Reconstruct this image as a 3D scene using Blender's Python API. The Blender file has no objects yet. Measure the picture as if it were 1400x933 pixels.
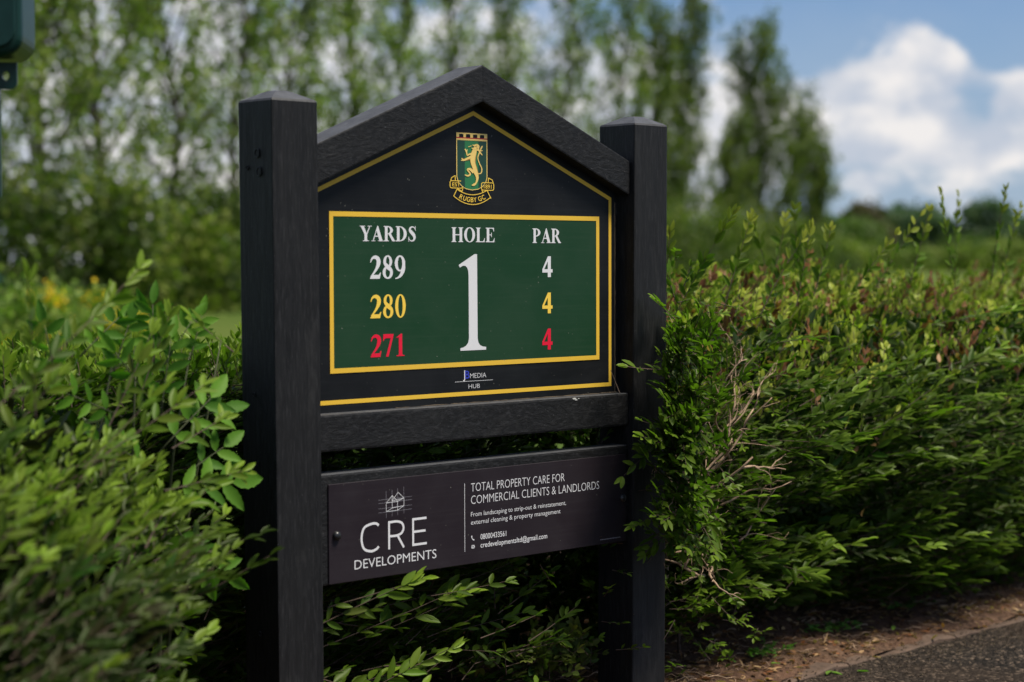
import bpy, bmesh, math, random
import numpy as np
from mathutils import Vector, Matrix, Euler
from mathutils.geometry import tessellate_polygon
from mathutils.bvhtree import BVHTree

random.seed(7)
RNG = np.random.default_rng(11)
S = bpy.context.scene
COL = S.collection
R = math.radians

# ------------------------------------------------------------------ camera
CAM = Vector((-1.92438, -2.65545, 0.95))
YAW, PITCH, ROLL, FPX = -0.7519, -0.0418, -0.0029, 2585.7
fwd0 = Vector((-math.sin(YAW), math.cos(YAW), 0)); right0 = Vector((math.cos(YAW), math.sin(YAW), 0)); up0 = Vector((0, 0, 1))
fwd = fwd0 * math.cos(PITCH) + up0 * math.sin(PITCH)
u2 = -fwd0 * math.sin(PITCH) + up0 * math.cos(PITCH)
rgt = right0 * math.cos(ROLL) + u2 * math.sin(ROLL)
upv = -right0 * math.sin(ROLL) + u2 * math.cos(ROLL)
cd = bpy.data.cameras.new('camera'); cam = bpy.data.objects.new('camera', cd); COL.objects.link(cam)
cam.matrix_world = Matrix(((rgt.x, upv.x, -fwd.x, CAM.x), (rgt.y, upv.y, -fwd.y, CAM.y), (rgt.z, upv.z, -fwd.z, CAM.z), (0, 0, 0, 1)))
cd.sensor_width = 36; cd.sensor_fit = 'HORIZONTAL'; cd.lens = FPX / 1400 * 36
cd.clip_start = 0.05; cd.clip_end = 6000
cd.dof.use_dof = True; cd.dof.focus_distance = 3.74; cd.dof.aperture_fstop = 3.2
S.camera = cam

# ------------------------------------------------------------------ sky and sun
SUN_EL, SUN_AZ = 63, 150      # azimuth: clockwise from +Y; high, behind the camera's right shoulder, veiled by cloud
w = bpy.data.worlds.new('World'); S.world = w; w.use_nodes = True
nt = w.node_tree; nt.nodes.clear()
def N(t, typ, **kw):
    n = t.nodes.new(typ)
    for k, v in kw.items(): setattr(n, k, v)
    return n
def mathn(t, op, a, b=None, clamp=False):
    n = N(t, 'ShaderNodeMath', operation=op, use_clamp=clamp)
    for i, v in enumerate((a, b)):
        if v is None: continue
        if isinstance(v, (int, float)): n.inputs[i].default_value = v
        else: t.links.new(v, n.inputs[i])
    return n.outputs[0]
def mixc(t, fac, a, b, blend='MIX'):
    n = N(t, 'ShaderNodeMix', data_type='RGBA', blend_type=blend)
    for i, v in ((0, fac), (6, a), (7, b)):
        if isinstance(v, (int, float)): n.inputs[i].default_value = v
        elif isinstance(v, tuple): n.inputs[i].default_value = (*v, 1) if len(v) == 3 else v
        else: t.links.new(v, n.inputs[i])
    return n.outputs[2]
sky = N(nt, 'ShaderNodeTexSky', sky_type='NISHITA', sun_disc=False, sun_elevation=R(SUN_EL), sun_rotation=R(SUN_AZ), altitude=50, air_density=1.0, dust_density=0.6, ozone_density=2.0)
tc = N(nt, 'ShaderNodeTexCoord')
sep = N(nt, 'ShaderNodeSeparateXYZ'); nt.links.new(tc.outputs['Generated'], sep.inputs[0])
def pix_dir(x, y):
    return (fwd + rgt * ((x - 700) / FPX) + upv * (-(y - 466.5) / FPX)).normalized()
# cumulus heaps: (direction, angular radius in degrees, weight)
heaps = [((1255, 62), .85, .6), ((1305, 75), .7, .5), ((1195, 120), 1.0, .55), ((1262, 135), 1.2, .55), ((1120, 150), 1.1, .35), ((1160, 205), 1.1, .40),
         ((1225, 200), .9, .3), ((1388, 120), .7, .45), ((1345, 215), 1.3, .45), ((1250, 235), .9, .2), ((1160, 100), .8, .2), ((1040, 190), 1.8, .35), ((1240, 300), .9, -.5), ((1380, 300), .8, -.35), ((1140, 290), .9, -.3), ((1350, 50), .9, -.35), ((1120, 60), 1.1, -.3), ((900, 190), 2.6, .6), ((700, 190), 3, .55),
         ((480, 180), 3.2, .6), ((250, 190), 3.2, .7), ((60, 150), 3.4, .7), ((1290, 330), 1.8, -.1), ((1360, 20), 2.2, -.5), ((1150, 20), 2.4, -.3)]
bias = None
for (px, py), rad, wt in heaps:
    dv = pix_dir(px, py)
    vm = N(nt, 'ShaderNodeVectorMath', operation='DISTANCE'); nt.links.new(tc.outputs['Generated'], vm.inputs[0]); vm.inputs[1].default_value = dv
    q = mathn(nt, 'DIVIDE', vm.outputs['Value'], R(rad)); q = mathn(nt, 'MULTIPLY', q, q); q = mathn(nt, 'MULTIPLY', q, -1.0)
    q = mathn(nt, 'EXPONENT', q); q = mathn(nt, 'MULTIPLY', q, wt)
    bias = q if bias is None else mathn(nt, 'ADD', bias, q)
def wnoise(scale, detail, off, rough=.55, dist=0.0):
    mp = N(nt, 'ShaderNodeMapping'); mp.inputs['Location'].default_value = off; mp.inputs['Scale'].default_value = (1, 1, 1.7)
    nt.links.new(tc.outputs['Generated'], mp.inputs[0])
    nn = N(nt, 'ShaderNodeTexNoise'); nn.inputs['Scale'].default_value = scale; nn.inputs['Detail'].default_value = detail
    nn.inputs['Roughness'].default_value = rough; nn.inputs['Distortion'].default_value = dist
    nt.links.new(mp.outputs[0], nn.inputs['Vector']); return nn.outputs[0]
cl = mathn(nt, 'ADD', mathn(nt, 'MULTIPLY', wnoise(24, 9, (.3, .1, .7), .6, .25), 1.7), mathn(nt, 'MULTIPLY', wnoise(3.0, 5, (2.1, .4, .2)), .7))
cl = mathn(nt, 'ADD', cl, bias)
mr = N(nt, 'ShaderNodeMapRange', interpolation_type='SMOOTHSTEP'); nt.links.new(cl, mr.inputs[0])
mr.inputs[1].default_value = 1.08; mr.inputs[2].default_value = 1.52
cfac = mathn(nt, 'MULTIPLY', mr.outputs[0], .93)
shade = N(nt, 'ShaderNodeMapRange'); nt.links.new(wnoise(22, 5, (5.3, 1.2, .9)), shade.inputs[0])
shade.inputs[1].default_value = .40; shade.inputs[2].default_value = .60
ccol = mixc(nt, shade.outputs[0], (3.7, 4.0, 4.6), (6.1, 5.85, 5.7))
base = mixc(nt, 1.0, sky.outputs[0], (0.30, .46, .66), 'MULTIPLY')
veil = N(nt, 'ShaderNodeMapRange'); nt.links.new(wnoise(5, 4, (1.7, 3.1, .6)), veil.inputs[0]); veil.inputs[1].default_value = .35; veil.inputs[2].default_value = .75; veil.inputs[4].default_value = .35
base = mixc(nt, veil.outputs[0], base, (3.0, 3.5, 4.2))
sz = N(nt, 'ShaderNodeSeparateXYZ'); nt.links.new(tc.outputs['Generated'], sz.inputs[0])
hz = N(nt, 'ShaderNodeMapRange'); nt.links.new(sz.outputs[2], hz.inputs[0]); hz.inputs[1].default_value = .0; hz.inputs[2].default_value = .16; hz.inputs[3].default_value = .9; hz.inputs[4].default_value = .0
base = mixc(nt, hz.outputs[0], base, (2.7, 3.3, 4.2))
skyc = mixc(nt, cfac, base, ccol)
bg = N(nt, 'ShaderNodeBackground'); bg.inputs[1].default_value = 0.10
nt.links.new(skyc, bg.inputs[0])
wo = N(nt, 'ShaderNodeOutputWorld'); nt.links.new(bg.outputs[0], wo.inputs[0])

sd = bpy.data.lights.new('sun', 'SUN'); sun = bpy.data.objects.new('sun', sd); COL.objects.link(sun)
sd.energy = 4.0; sd.angle = R(17); sd.color = (1, .92, .78)
sv = Vector((math.sin(R(SUN_AZ)) * math.cos(R(SUN_EL)), math.cos(R(SUN_AZ)) * math.cos(R(SUN_EL)), math.sin(R(SUN_EL))))
sun.rotation_euler = sv.to_track_quat('Z', 'Y').to_euler()
S.view_settings.view_transform = 'Standard'; S.view_settings.look = 'None'; S.view_settings.gamma = 1
S.view_settings.exposure = 0.6
S.cycles.max_bounces = 6; S.cycles.transparent_max_bounces = 4

# ------------------------------------------------------------------ helpers
def tag(o, label=None, cat=None, group=None, kind=None):
    if label: o['label'] = label
    if cat: o['category'] = cat
    if group: o['group'] = group
    if kind: o['kind'] = kind
    return o
def empty(name, loc=(0, 0, 0), rz=0):
    o = bpy.data.objects.new(name, None); COL.objects.link(o); o.location = loc; o.rotation_euler[2] = rz
    o.empty_display_size = .1
    return o
def link(name, me, mat=None, parent=None, smooth=False):
    o = bpy.data.objects.new(name, me); COL.objects.link(o)
    if mat and not me.materials: me.materials.append(mat)
    if parent: o.parent = parent
    if smooth: me.polygons.foreach_set('use_smooth', [True] * len(me.polygons))
    return o
def bmobj(name, bm, mat=None, parent=None, smooth=False):
    me = bpy.data.meshes.new(name); bm.normal_update(); bm.to_mesh(me); bm.free()
    return link(name, me, mat, parent, smooth)
def poly_mesh(bm, outline, y0, y1):
    """prism: outline in (x, z), between y0 (front) and y1 (back)"""
    f = [bm.verts.new((x, y0, z)) for x, z in outline]; b = [bm.verts.new((x, y1, z)) for x, z in outline]
    n = len(f)
    bm.faces.new(f); bm.faces.new(b[::-1])
    for i in range(n): bm.faces.new((f[i], b[i], b[(i + 1) % n], f[(i + 1) % n]))
def bevel(bm, wd, seg=2):
    bmesh.ops.recalc_face_normals(bm, faces=bm.faces)
    bmesh.ops.bevel(bm, geom=[e for e in bm.edges if e.calc_face_angle(0) > .3], offset=wd, segments=seg, profile=.6, affect='EDGES', clamp_overlap=True)
def boxbm(x0, x1, y0, y1, z0, z1, bv=0, seg=2):
    bm = bmesh.new(); poly_mesh(bm, [(x0, z0), (x1, z0), (x1, z1), (x0, z1)], y0, y1)
    if bv: bevel(bm, bv, seg)
    else: bmesh.ops.recalc_face_normals(bm, faces=bm.faces)
    return bm
def tube(bm, pts, rad, sides=6, cap=True):
    rings = []
    for i, p in enumerate(pts):
        p = Vector(p)
        a = Vector(pts[max(0, i - 1)]); b = Vector(pts[min(len(pts) - 1, i + 1)])
        d = (b - a); d = d.normalized() if d.length > 1e-9 else Vector((0, 0, 1))
        s = d.cross(Vector((0, 0, 1)) if abs(d.z) < .9 else Vector((1, 0, 0))).normalized(); t = d.cross(s)
        r = rad[i] if hasattr(rad, '__len__') else rad
        rings.append([bm.verts.new(p + (s * math.cos(2 * math.pi * k / sides) + t * math.sin(2 * math.pi * k / sides)) * r) for k in range(sides)])
    for a, b in zip(rings, rings[1:]):
        for k in range(sides): bm.faces.new((a[k], a[(k + 1) % sides], b[(k + 1) % sides], b[k]))
    if cap: bm.faces.new(rings[0][::-1]); bm.faces.new(rings[-1])
def np_mesh(name, V, faces_flat, loop_tot, tint=None, smooth=True):
    """V (n,3); faces_flat loop vertex indices; loop_tot loops per face; tint (n,3) per vertex"""
    me = bpy.data.meshes.new(name)
    me.vertices.add(len(V)); me.vertices.foreach_set('co', np.ascontiguousarray(V, dtype=np.float32).ravel())
    me.loops.add(len(faces_flat)); me.loops.foreach_set('vertex_index', np.ascontiguousarray(faces_flat, dtype=np.int32))
    nf = len(loop_tot); me.polygons.add(nf)
    st = np.zeros(nf, dtype=np.int32); st[1:] = np.cumsum(loop_tot)[:-1]
    me.polygons.foreach_set('loop_start', st)
    try: me.polygons.foreach_set('loop_total', np.asarray(loop_tot, dtype=np.int32))
    except Exception: pass
    if tint is not None:
        a = me.attributes.new('tint', 'FLOAT_COLOR', 'POINT')
        c = np.ones((len(V), 4), dtype=np.float32); c[:, :3] = tint; a.data.foreach_set('color', c.ravel())
    me.update(calc_edges=True); me.validate()
    if smooth: me.polygons.foreach_set('use_smooth', np.ones(len(me.polygons), dtype=bool))
    return me

# ------------------------------------------------------------------ materials
def pmat(name, col, rough=.5, spec=.5, **kw):
    m = bpy.data.materials.new(name); m.use_nodes = True
    b = m.node_tree.nodes['Principled BSDF']
    b.inputs['Base Color'].default_value = (*col, 1); b.inputs['Roughness'].default_value = rough; b.inputs['Specular IOR Level'].default_value = spec
    for k, v in kw.items(): b.inputs[k].default_value = v
    return m
def noise(t, vec, scale, detail=4, rough=.55, dist=0.0, stretch=None):
    if stretch:
        mp = N(t, 'ShaderNodeMapping'); mp.inputs['Scale'].default_value = stretch; t.links.new(vec, mp.inputs[0]); vec = mp.outputs[0]
    n = N(t, 'ShaderNodeTexNoise'); n.inputs['Scale'].default_value = scale; n.inputs['Detail'].default_value = detail
    n.inputs['Roughness'].default_value = rough; n.inputs['Distortion'].default_value = dist; t.links.new(vec, n.inputs['Vector'])
    return n.outputs[0]
def ramp(t, fac, stops):
    n = N(t, 'ShaderNodeValToRGB'); t.links.new(fac, n.inputs[0])
    e = n.color_ramp.elements
    while len(e) < len(stops): e.new(.5)
    for i, (p, c) in enumerate(stops): e[i].position = p; e[i].color = (*c, 1) if len(c) == 3 else c
    return n.outputs[0]
def bump(t, h, strength, dist, b, nrm=None):
    n = N(t, 'ShaderNodeBump'); n.inputs['Strength'].default_value = strength; n.inputs['Distance'].default_value = dist
    t.links.new(h, n.inputs['Height'])
    if nrm is not None: t.links.new(nrm, n.inputs['Normal'])
    t.links.new(n.outputs[0], b.inputs['Normal']); return n.outputs[0]
def plastic_lumber(name, mode):
    """black recycled-plastic timber: 'v' grain up the posts, 'h' swirls along the rails"""
    m = bpy.data.materials.new(name); m.use_nodes = True; t = m.node_tree; b = t.nodes['Principled BSDF']
    tc = N(t, 'ShaderNodeTexCoord'); o = tc.outputs['Object']
    if mode == 'v':
        g1 = noise(t, o, 60, 6, .65, .6, (1, 1, .07)); g2 = noise(t, o, 210, 3, .6, .2, (1, 1, .12)); wear = noise(t, o, 9, 6, .7, .3, (1, 1, .35))
    else:
        g1 = noise(t, o, 26, 5, .6, 3.2, (.55, 1, 1.2)); g2 = noise(t, o, 190, 3, .6, .4, (.4, 1, 1)); wear = noise(t, o, 12, 6, .7, 1.0)
    ww = ramp(t, g1, [(.44, (0, 0, 0)), (.5, (1, 1, 1)), (.56, (0, 0, 0))])
    c = mixc(t, ww, (.0048, .0049, .0056), (.0105, .0106, .0116))
    c = mixc(t, ramp(t, g2, [(.52, (0, 0, 0)), (.75, (1, 1, 1))]), c, (.026, .026, .028))
    c = mixc(t, ramp(t, wear, [(.57, (0, 0, 0)), (.80, (.7, .7, .7))]), c, (.07, .068, .066))
    sp = noise(t, o, 420, 2, .5)
    c = mixc(t, ramp(t, sp, [(.70, (0, 0, 0)), (.75, (.8, .8, .8))]), c, (.12, .12, .12))
    big = noise(t, o, 3.5, 5, .7, .6, (1, 1, .5) if mode == 'v' else (.6, 1, 1))
    c = mixc(t, ramp(t, big, [(.38, (0, 0, 0)), (.68, (.55, .55, .55))]), c, (.016, .016, .0165))
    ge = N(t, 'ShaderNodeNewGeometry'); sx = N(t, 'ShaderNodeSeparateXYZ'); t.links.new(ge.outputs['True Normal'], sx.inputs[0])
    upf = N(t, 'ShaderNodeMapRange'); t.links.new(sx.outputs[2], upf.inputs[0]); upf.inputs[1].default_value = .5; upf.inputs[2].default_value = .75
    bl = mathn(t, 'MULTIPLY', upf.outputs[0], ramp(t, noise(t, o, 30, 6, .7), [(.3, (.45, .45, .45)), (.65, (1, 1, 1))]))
    c = mixc(t, bl, c, (.075, .078, .086))     # sky reflection on upward faces, painted into the colour as pale grey
    t.links.new(c, b.inputs['Base Color'])
    rr = N(t, 'ShaderNodeMapRange'); t.links.new(g1, rr.inputs[0]); rr.inputs[3].default_value = .42; rr.inputs[4].default_value = .66
    t.links.new(rr.outputs[0], b.inputs['Roughness']); b.inputs['Specular IOR Level'].default_value = .26
    h = mathn(t, 'ADD', mathn(t, 'MULTIPLY', g1, 1.0 if mode == 'v' else 1.3), mathn(t, 'MULTIPLY', g2, .45))
    bump(t, h, .55, .0022, b)
    return m
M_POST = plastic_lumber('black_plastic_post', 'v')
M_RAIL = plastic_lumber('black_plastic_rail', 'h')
def panel_mat(name, col, rough, dust=(.10, .11, .11), amt=.5):
    m = bpy.data.materials.new(name); m.use_nodes = True; t = m.node_tree; b = t.nodes['Principled BSDF']
    o = N(t, 'ShaderNodeTexCoord').outputs['Object']
    streak = noise(t, o, 240, 2, .5, 0, (.03, 1, 1)); blot = noise(t, o, 7, 5, .6, .5)
    c = mixc(t, ramp(t, blot, [(.35, (0, 0, 0)), (.75, (.16 * amt,) * 3)]), col, dust)
    c = mixc(t, ramp(t, streak, [(.5, (0, 0, 0)), (.8, (.10 * amt,) * 3)]), c, dust)
    sp = noise(t, o, 170, 2, .4)
    c = mixc(t, ramp(t, sp, [(.765, (0, 0, 0)), (.80, (.7, .7, .7))]), c, (.2, .2, .17))
    t.links.new(c, b.inputs['Base Color'])
    rr = N(t, 'ShaderNodeMapRange'); t.links.new(blot, rr.inputs[0]); rr.inputs[3].default_value = rough - .08; rr.inputs[4].default_value = rough + .14
    t.links.new(rr.outputs[0], b.inputs['Roughness']); b.inputs['Specular IOR Level'].default_value = .2
    bump(t, streak, .05, .0003, b)
    return m
M_PBLACK = panel_mat('black_panel', (.0055, .006, .0075), .42, (.05, .055, .06), .8)
M_GREEN = panel_mat('green_panel', (.009, .042, .0175), .38, (.09, .12, .09), .6)
M_PLATE = panel_mat('plum_black_plate', (.0165, .0118, .0160), .38, (.07, .065, .07), .8)
M_YEL = panel_mat('yellow_vinyl', (.74, .46, .045), .4, (.3, .25, .15), .5)
M_WHT = pmat('white_vinyl', (.68, .68, .70), .4)
M_YTX = pmat('yellow_lettering', (.86, .58, .07), .4)
M_RED = pmat('red_lettering', (.72, .004, .035), .4)
M_BLUE = pmat('blue_lettering', (.03, .05, .45), .4)
M_GOLD = pmat('crest_gold', (.78, .55, .16), .4)
M_GOLD2 = pmat('crest_shadow_gold', (.45, .22, .05), .4)
M_CGD = pmat('crest_dark_green', (.008, .045, .028), .4)
M_CGL = pmat('crest_light_green', (.02, .16, .055), .4)
M_CRED = pmat('crest_red', (.4, .02, .02), .4)
M_GREY = pmat('grey_line', (.22, .21, .24), .4)
M_BOLT = pmat('black_bolt', (.012, .012, .013), .35)
M_SILT = pmat('dried_silt', (.10, .075, .05), .9, .2)

def leaf_mat(name, rough=.40, trans=.30, spec=.15):
    m = bpy.data.materials.new(name); m.use_nodes = True; t = m.node_tree; b = t.nodes['Principled BSDF']
    a = N(t, 'ShaderNodeAttribute', attribute_name='tint')
    o = N(t, 'ShaderNodeTexCoord').outputs['Object']
    c = mixc(t, .5, a.outputs['Color'], mixc(t, noise(t, o, 60, 4, .7), (.25, .25, .2), (1.8, 1.75, 1.7)), 'MULTIPLY')
    t.links.new(c, b.inputs['Base Color']); b.inputs['Roughness'].default_value = rough; b.inputs['Specular IOR Level'].default_value = spec
    b.inputs['Specular Tint'].default_value = (.9, 1, .72, 1)
    tr = N(t, 'ShaderNodeBsdfTranslucent')
    tcol = mixc(t, 1.0, c, (1.3, 1.9, .6), 'MULTIPLY'); t.links.new(tcol, tr.inputs[0])
    mx = N(t, 'ShaderNodeMixShader'); mx.inputs[0].default_value = trans
    t.links.new(b.outputs[0], mx.inputs[1]); t.links.new(tr.outputs[0], mx.inputs[2])
    t.links.new(mx.outputs[0], t.nodes['Material Output'].inputs[0])
    return m
M_LEAF = leaf_mat('privet_leaf')
M_TREELEAF = leaf_mat('tree_leaf', .55, .35, .3)
M_BIGLEAF = leaf_mat('sapling_leaf', .5, .34, .14)
def bark_mat(name, c0, c1, sc=60):
    m = bpy.data.materials.new(name); m.use_nodes = True; t = m.node_tree; b = t.nodes['Principled BSDF']
    o = N(t, 'ShaderNodeTexCoord').outputs['Object']; n = noise(t, o, sc, 5, .65, .4)
    t.links.new(ramp(t, n, [(.3, c0), (.7, c1)]), b.inputs['Base Color']); b.inputs['Roughness'].default_value = .85
    bump(t, n, .5, .002, b); return m
M_TWIG = bark_mat('twig_bark', (.045, .028, .02), (.10, .065, .045))
M_DRYTWIG = bark_mat('dry_branch_bark', (.17, .105, .065), (.50, .35, .23))
M_BARK = bark_mat('tree_bark', (.05, .04, .03), (.13, .11, .085), 8)

# ------------------------------------------------------------------ ground
def kerb_y(x):
    return kerb_line(x) - .08
def kerb_line(x):
    if x > 1.6: return .085 + .030 * (x - 1.6)
    d = 1.6 - x
    return .085 - .085 * d - .16 * min(d, 1.6) ** 2 - (max(0, d - 1.6)) * .5
def soil_material():
    m = bpy.data.materials.new('soil'); m.use_nodes = True; t = m.node_tree; b = t.nodes['Principled BSDF']
    o = N(t, 'ShaderNodeTexCoord').outputs['Object']
    a = noise(t, o, 6, 6, .7); f = noise(t, o, 70, 6, .7, .5)
    c = ramp(t, f, [(.3, (.03, .018, .012)), (.5, (.095, .056, .036)), (.7, (.20, .12, .075))])
    c = mixc(t, ramp(t, a, [(.4, (0, 0, 0)), (.7, (.6, .6, .6))]), c, (.12, .058, .035))
    t.links.new(c, b.inputs['Base Color']); b.inputs['Roughness'].default_value = .95; b.inputs['Specular IOR Level'].default_value = .2
    bump(t, f, .9, .012, b); return m
M_SOIL = soil_material()
def asphalt_material():
    m = bpy.data.materials.new('asphalt'); m.use_nodes = True; t = m.node_tree; b = t.nodes['Principled BSDF']
    o = N(t, 'ShaderNodeTexCoord').outputs['Object']
    v = N(t, 'ShaderNodeTexVoronoi'); v.inputs['Scale'].default_value = 150; t.links.new(o, v.inputs['Vector'])
    sepc = N(t, 'ShaderNodeSeparateColor'); t.links.new(v.outputs['Color'], sepc.inputs[0])
    c = ramp(t, sepc.outputs[0], [(0, (.007, .0065, .006)), (.55, (.020, .017, .015)), (.85, (.052, .041, .033)), (1, (.16, .12, .09))])
    c = mixc(t, ramp(t, noise(t, o, 2.4, 5), [(.4, (0, 0, 0)), (.72, (.6, .6, .6))]), c, (.04, .027, .019))
    t.links.new(c, b.inputs['Base Color']); b.inputs['Roughness'].default_value = .9; b.inputs['Specular IOR Level'].default_value = .08
    h = mathn(t, 'SUBTRACT', 1.0, v.outputs['Distance']); bump(t, h, .8, .004, b); return m
M_ASPH = asphalt_material()
def grass_material():
    m = bpy.data.materials.new('field_grass'); m.use_nodes = True; t = m.node_tree; b = t.nodes['Principled BSDF']
    o = N(t, 'ShaderNodeTexCoord').outputs['Object']
    n1 = noise(t, o, .05, 5, .6, .3); n2 = noise(t, o, 2.5, 6, .7)
    c = ramp(t, n1, [(.35, (.05, .09, .018)), (.55, (.10, .13, .03)), (.7, (.13, .125, .045))])
    c = mixc(t, ramp(t, n2, [(.3, (0, 0, 0)), (.8, (.5, .5, .5))]), c, (.05, .075, .018))
    t.links.new(c, b.inputs['Base Color']); b.inputs['Roughness'].default_value = 1; b.inputs['Specular IOR Level'].default_value = .02; bump(t, n2, .6, .05, b); return m
# field
n = 60
bm = bmesh.new(); g = []
rad = [0.0] + [6 * (1.13 ** i) for i in range(48)]
ang = 40
vs = [[None] * ang for _ in rad]
c0 = bm.verts.new((0, 2, -.03))
for i, r_ in enumerate(rad[1:], 1):
    for k in range(ang):
        a = 2 * math.pi * k / ang; x, y = r_ * math.cos(a), 2 + r_ * math.sin(a)
        vs[i][k] = bm.verts.new((x, y, -.03 + (0 if r_ < 20 else .35 * math.sin(x * .02) * math.sin(y * .017) * min(1, (r_ - 20) / 60))))
for k in range(ang): bm.faces.new((c0, vs[1][k], vs[1][(k + 1) % ang]))
for i in range(1, len(rad) - 1):
    for k in range(ang): bm.faces.new((vs[i][k], vs[i + 1][k], vs[i + 1][(k + 1) % ang], vs[i][(k + 1) % ang]))
tag(bmobj('field', bm, grass_material(), smooth=True), kind='structure')
# asphalt path and soil bed follow the curve of the edging
xs = [i * .2 - 9 for i in range(120)]
bm = bmesh.new(); prev = None
for x in xs:
    ky = kerb_y(x)
    a = bm.verts.new((x, ky + .01, .004)); b_ = bm.verts.new((x + .4, ky - 3.4, -.012)); c_ = bm.verts.new((x + .4, ky - 7, -.012))
    if prev: bm.faces.new((prev[0], prev[1], b_, a)); bm.faces.new((prev[1], prev[2], c_, b_))
    prev = (a, b_, c_)
bmesh.ops.recalc_face_normals(bm, faces=bm.faces)
for f in bm.faces:
    if f.normal.z < 0: f.normal_flip()
tag(bmobj('asphalt_path', bm, M_ASPH), kind='structure')
from mathutils.noise import noise as mnoise
def soil_h(x, y):
    d = y - kerb_y(x)
    return .004 + .012 * min(1, max(0, d - .02) / .03) + .007 * mnoise(Vector((x * 6, y * 6, 0))) + .045 * min(1, max(0, d) / .45) + .012 * math.sin(x * 9 + y * 5) * math.sin(y * 11 - x * 3) * min(1, d / .12) + .006 * math.sin(x * 31 + 2) * math.sin(y * 37)
bm = bmesh.new(); rows = []
nx = 230
for i in range(nx):
    x = -2.6 + i * .035; row = []
    for j in range(34):
        d = .022 + (j / 33) ** 1.4 * 2.4
        row.append(bm.verts.new((x, kerb_y(x) + d, soil_h(x, kerb_y(x) + d) + random.uniform(-.003, .003))))
    rows.append(row)
for a, b_ in zip(rows, rows[1:]):
    for j in range(33): bm.faces.new((a[j], b_[j], b_[j + 1], a[j + 1]))
tag(bmobj('soil_bed', bm, M_SOIL, smooth=True), kind='structure')
# stone edging, half silted over
M_KERB = bark_mat('edging_concrete', (.045, .027, .018), (.12, .075, .05), 38)
kerb = empty('kerb', (0, 0, 0)); tag(kerb, kind='structure')
x = -2.4
while x < 5.5:
    ln = .45; x1 = x + ln - .006
    bm = bmesh.new(); nseg = 6; A = []; B = []
    for i in range(nseg + 1):
        xx = x + (x1 - x) * i / nseg; ky = kerb_y(xx); tz = .009 + .005 * math.sin(xx * 13) + .003 * math.sin(xx * 41)
        A.append([bm.verts.new((xx, ky + oy + .004 * math.sin(xx * 23 + oy * 90), zz)) for oy, zz in ((0, -.05), (.002, tz - .004), (.008, tz), (.044, tz + .002), (.051, tz - .003), (.053, -.05))])
    for a, b_ in zip(A, A[1:]):
        for k in range(5): bm.faces.new((a[k], a[k + 1], b_[k + 1], b_[k]))
    bm.faces.new(A[0]); bm.faces.new(A[-1][::-1]); bmesh.ops.recalc_face_normals(bm, faces=bm.faces)
    bmobj('edging_stone', bm, M_KERB, kerb)
    x += ln

# ------------------------------------------------------------------ flat print helpers (sign faces look to -Y)
def print_obj(name, polys, yf, mat, parent, thick=.0004):
    """polys: list of (verts2d list, faces list); every poly a hair proud of the one before"""
    V = []; F = []
    for i, (pts, faces) in enumerate(polys):
        o = len(V); V += [(p[0], yf - thick - i * .000012, p[1]) for p in pts]; F += [tuple(o + k for k in f) for f in faces]
    me = bpy.data.meshes.new(name); me.from_pydata(V, [], F); me.update()
    bm = bmesh.new(); bm.from_mesh(me)
    for f in bm.faces:
        if f.normal.y > 0: f.normal_flip()
    bm.to_mesh(me); bm.free()
    return link(name, me, mat, parent)
def P(pts):
    tri = tessellate_polygon([[Vector((p[0], p[1], 0)) for p in pts]])
    return (list(pts), [tuple(t) for t in tri])
def RECT(x0, y0, x1, y1): return ([(x0, y0), (x1, y0), (x1, y1), (x0, y1)], [(0, 1, 2, 3)])
def RING(cx, cy, rx, ry, ix, iy, a0=0, a1=360, n=28, icx=None):
    pts = []; F = []; icx = cx if icx is None else icx
    for k in range(n + 1):
        a = R(a0 + (a1 - a0) * k / n)
        pts.append((cx + rx * math.cos(a), cy + ry * math.sin(a))); pts.append((icx + ix * math.cos(a), cy + iy * math.sin(a)))
    for k in range(n): F.append((2 * k, 2 * k + 2, 2 * k + 3, 2 * k + 1))
    return (pts, F)
def STROKE(ctrl, n=7):
    """variable width stroke through (x, y, width)"""
    c = [np.array(p, float) for p in ctrl]; c = [2 * c[0] - c[1]] + c + [2 * c[-1] - c[-2]]; out = []
    for i in range(1, len(c) - 2):
        for k in range(n):
            t = k / n; out.append(.5 * (2 * c[i] + (c[i + 1] - c[i - 1]) * t + (2 * c[i - 1] - 5 * c[i] + 4 * c[i + 1] - c[i + 2]) * t * t + (-c[i - 1] + 3 * c[i] - 3 * c[i + 1] + c[i + 2]) * t ** 3))
    out.append(c[-2]); pts = []; F = []
    for i, p in enumerate(out):
        a = out[max(0, i - 1)]; b = out[min(len(out) - 1, i + 1)]; d = b[:2] - a[:2]; l = math.hypot(*d) or 1; nx_, ny_ = -d[1] / l, d[0] / l; wd = max(.5, p[2]) / 2
        pts += [(p[0] + nx_ * wd, p[1] + ny_ * wd), (p[0] - nx_ * wd, p[1] - ny_ * wd)]
    for i in range(len(out) - 1): F.append((2 * i, 2 * i + 2, 2 * i + 3, 2 * i + 1))
    return (pts, F)
def LINE(x0, y0, x1, y1, wd):
    return STROKE([(x0, y0, wd), (x1, y1, wd)], 1)
def sstem(x0, x1, l, r):
    return P([(x0 - l, 0), (x1 + r, 0), (x1 + r, 3.5), (x1 + r * .45, 5), (x1, 10), (x1, 90), (x1 + r * .45, 95), (x1 + r, 96.5), (x1 + r, 100), (x0 - l, 100), (x0 - l, 96.5), (x0 - l * .45, 95), (x0, 90), (x0, 10), (x0 - l * .45, 5), (x0 - l, 3.5)])
ARMB = P([(37, 0), (86, 0), (90, 29), (86, 29), (79, 13), (68, 6), (37, 6)])
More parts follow.
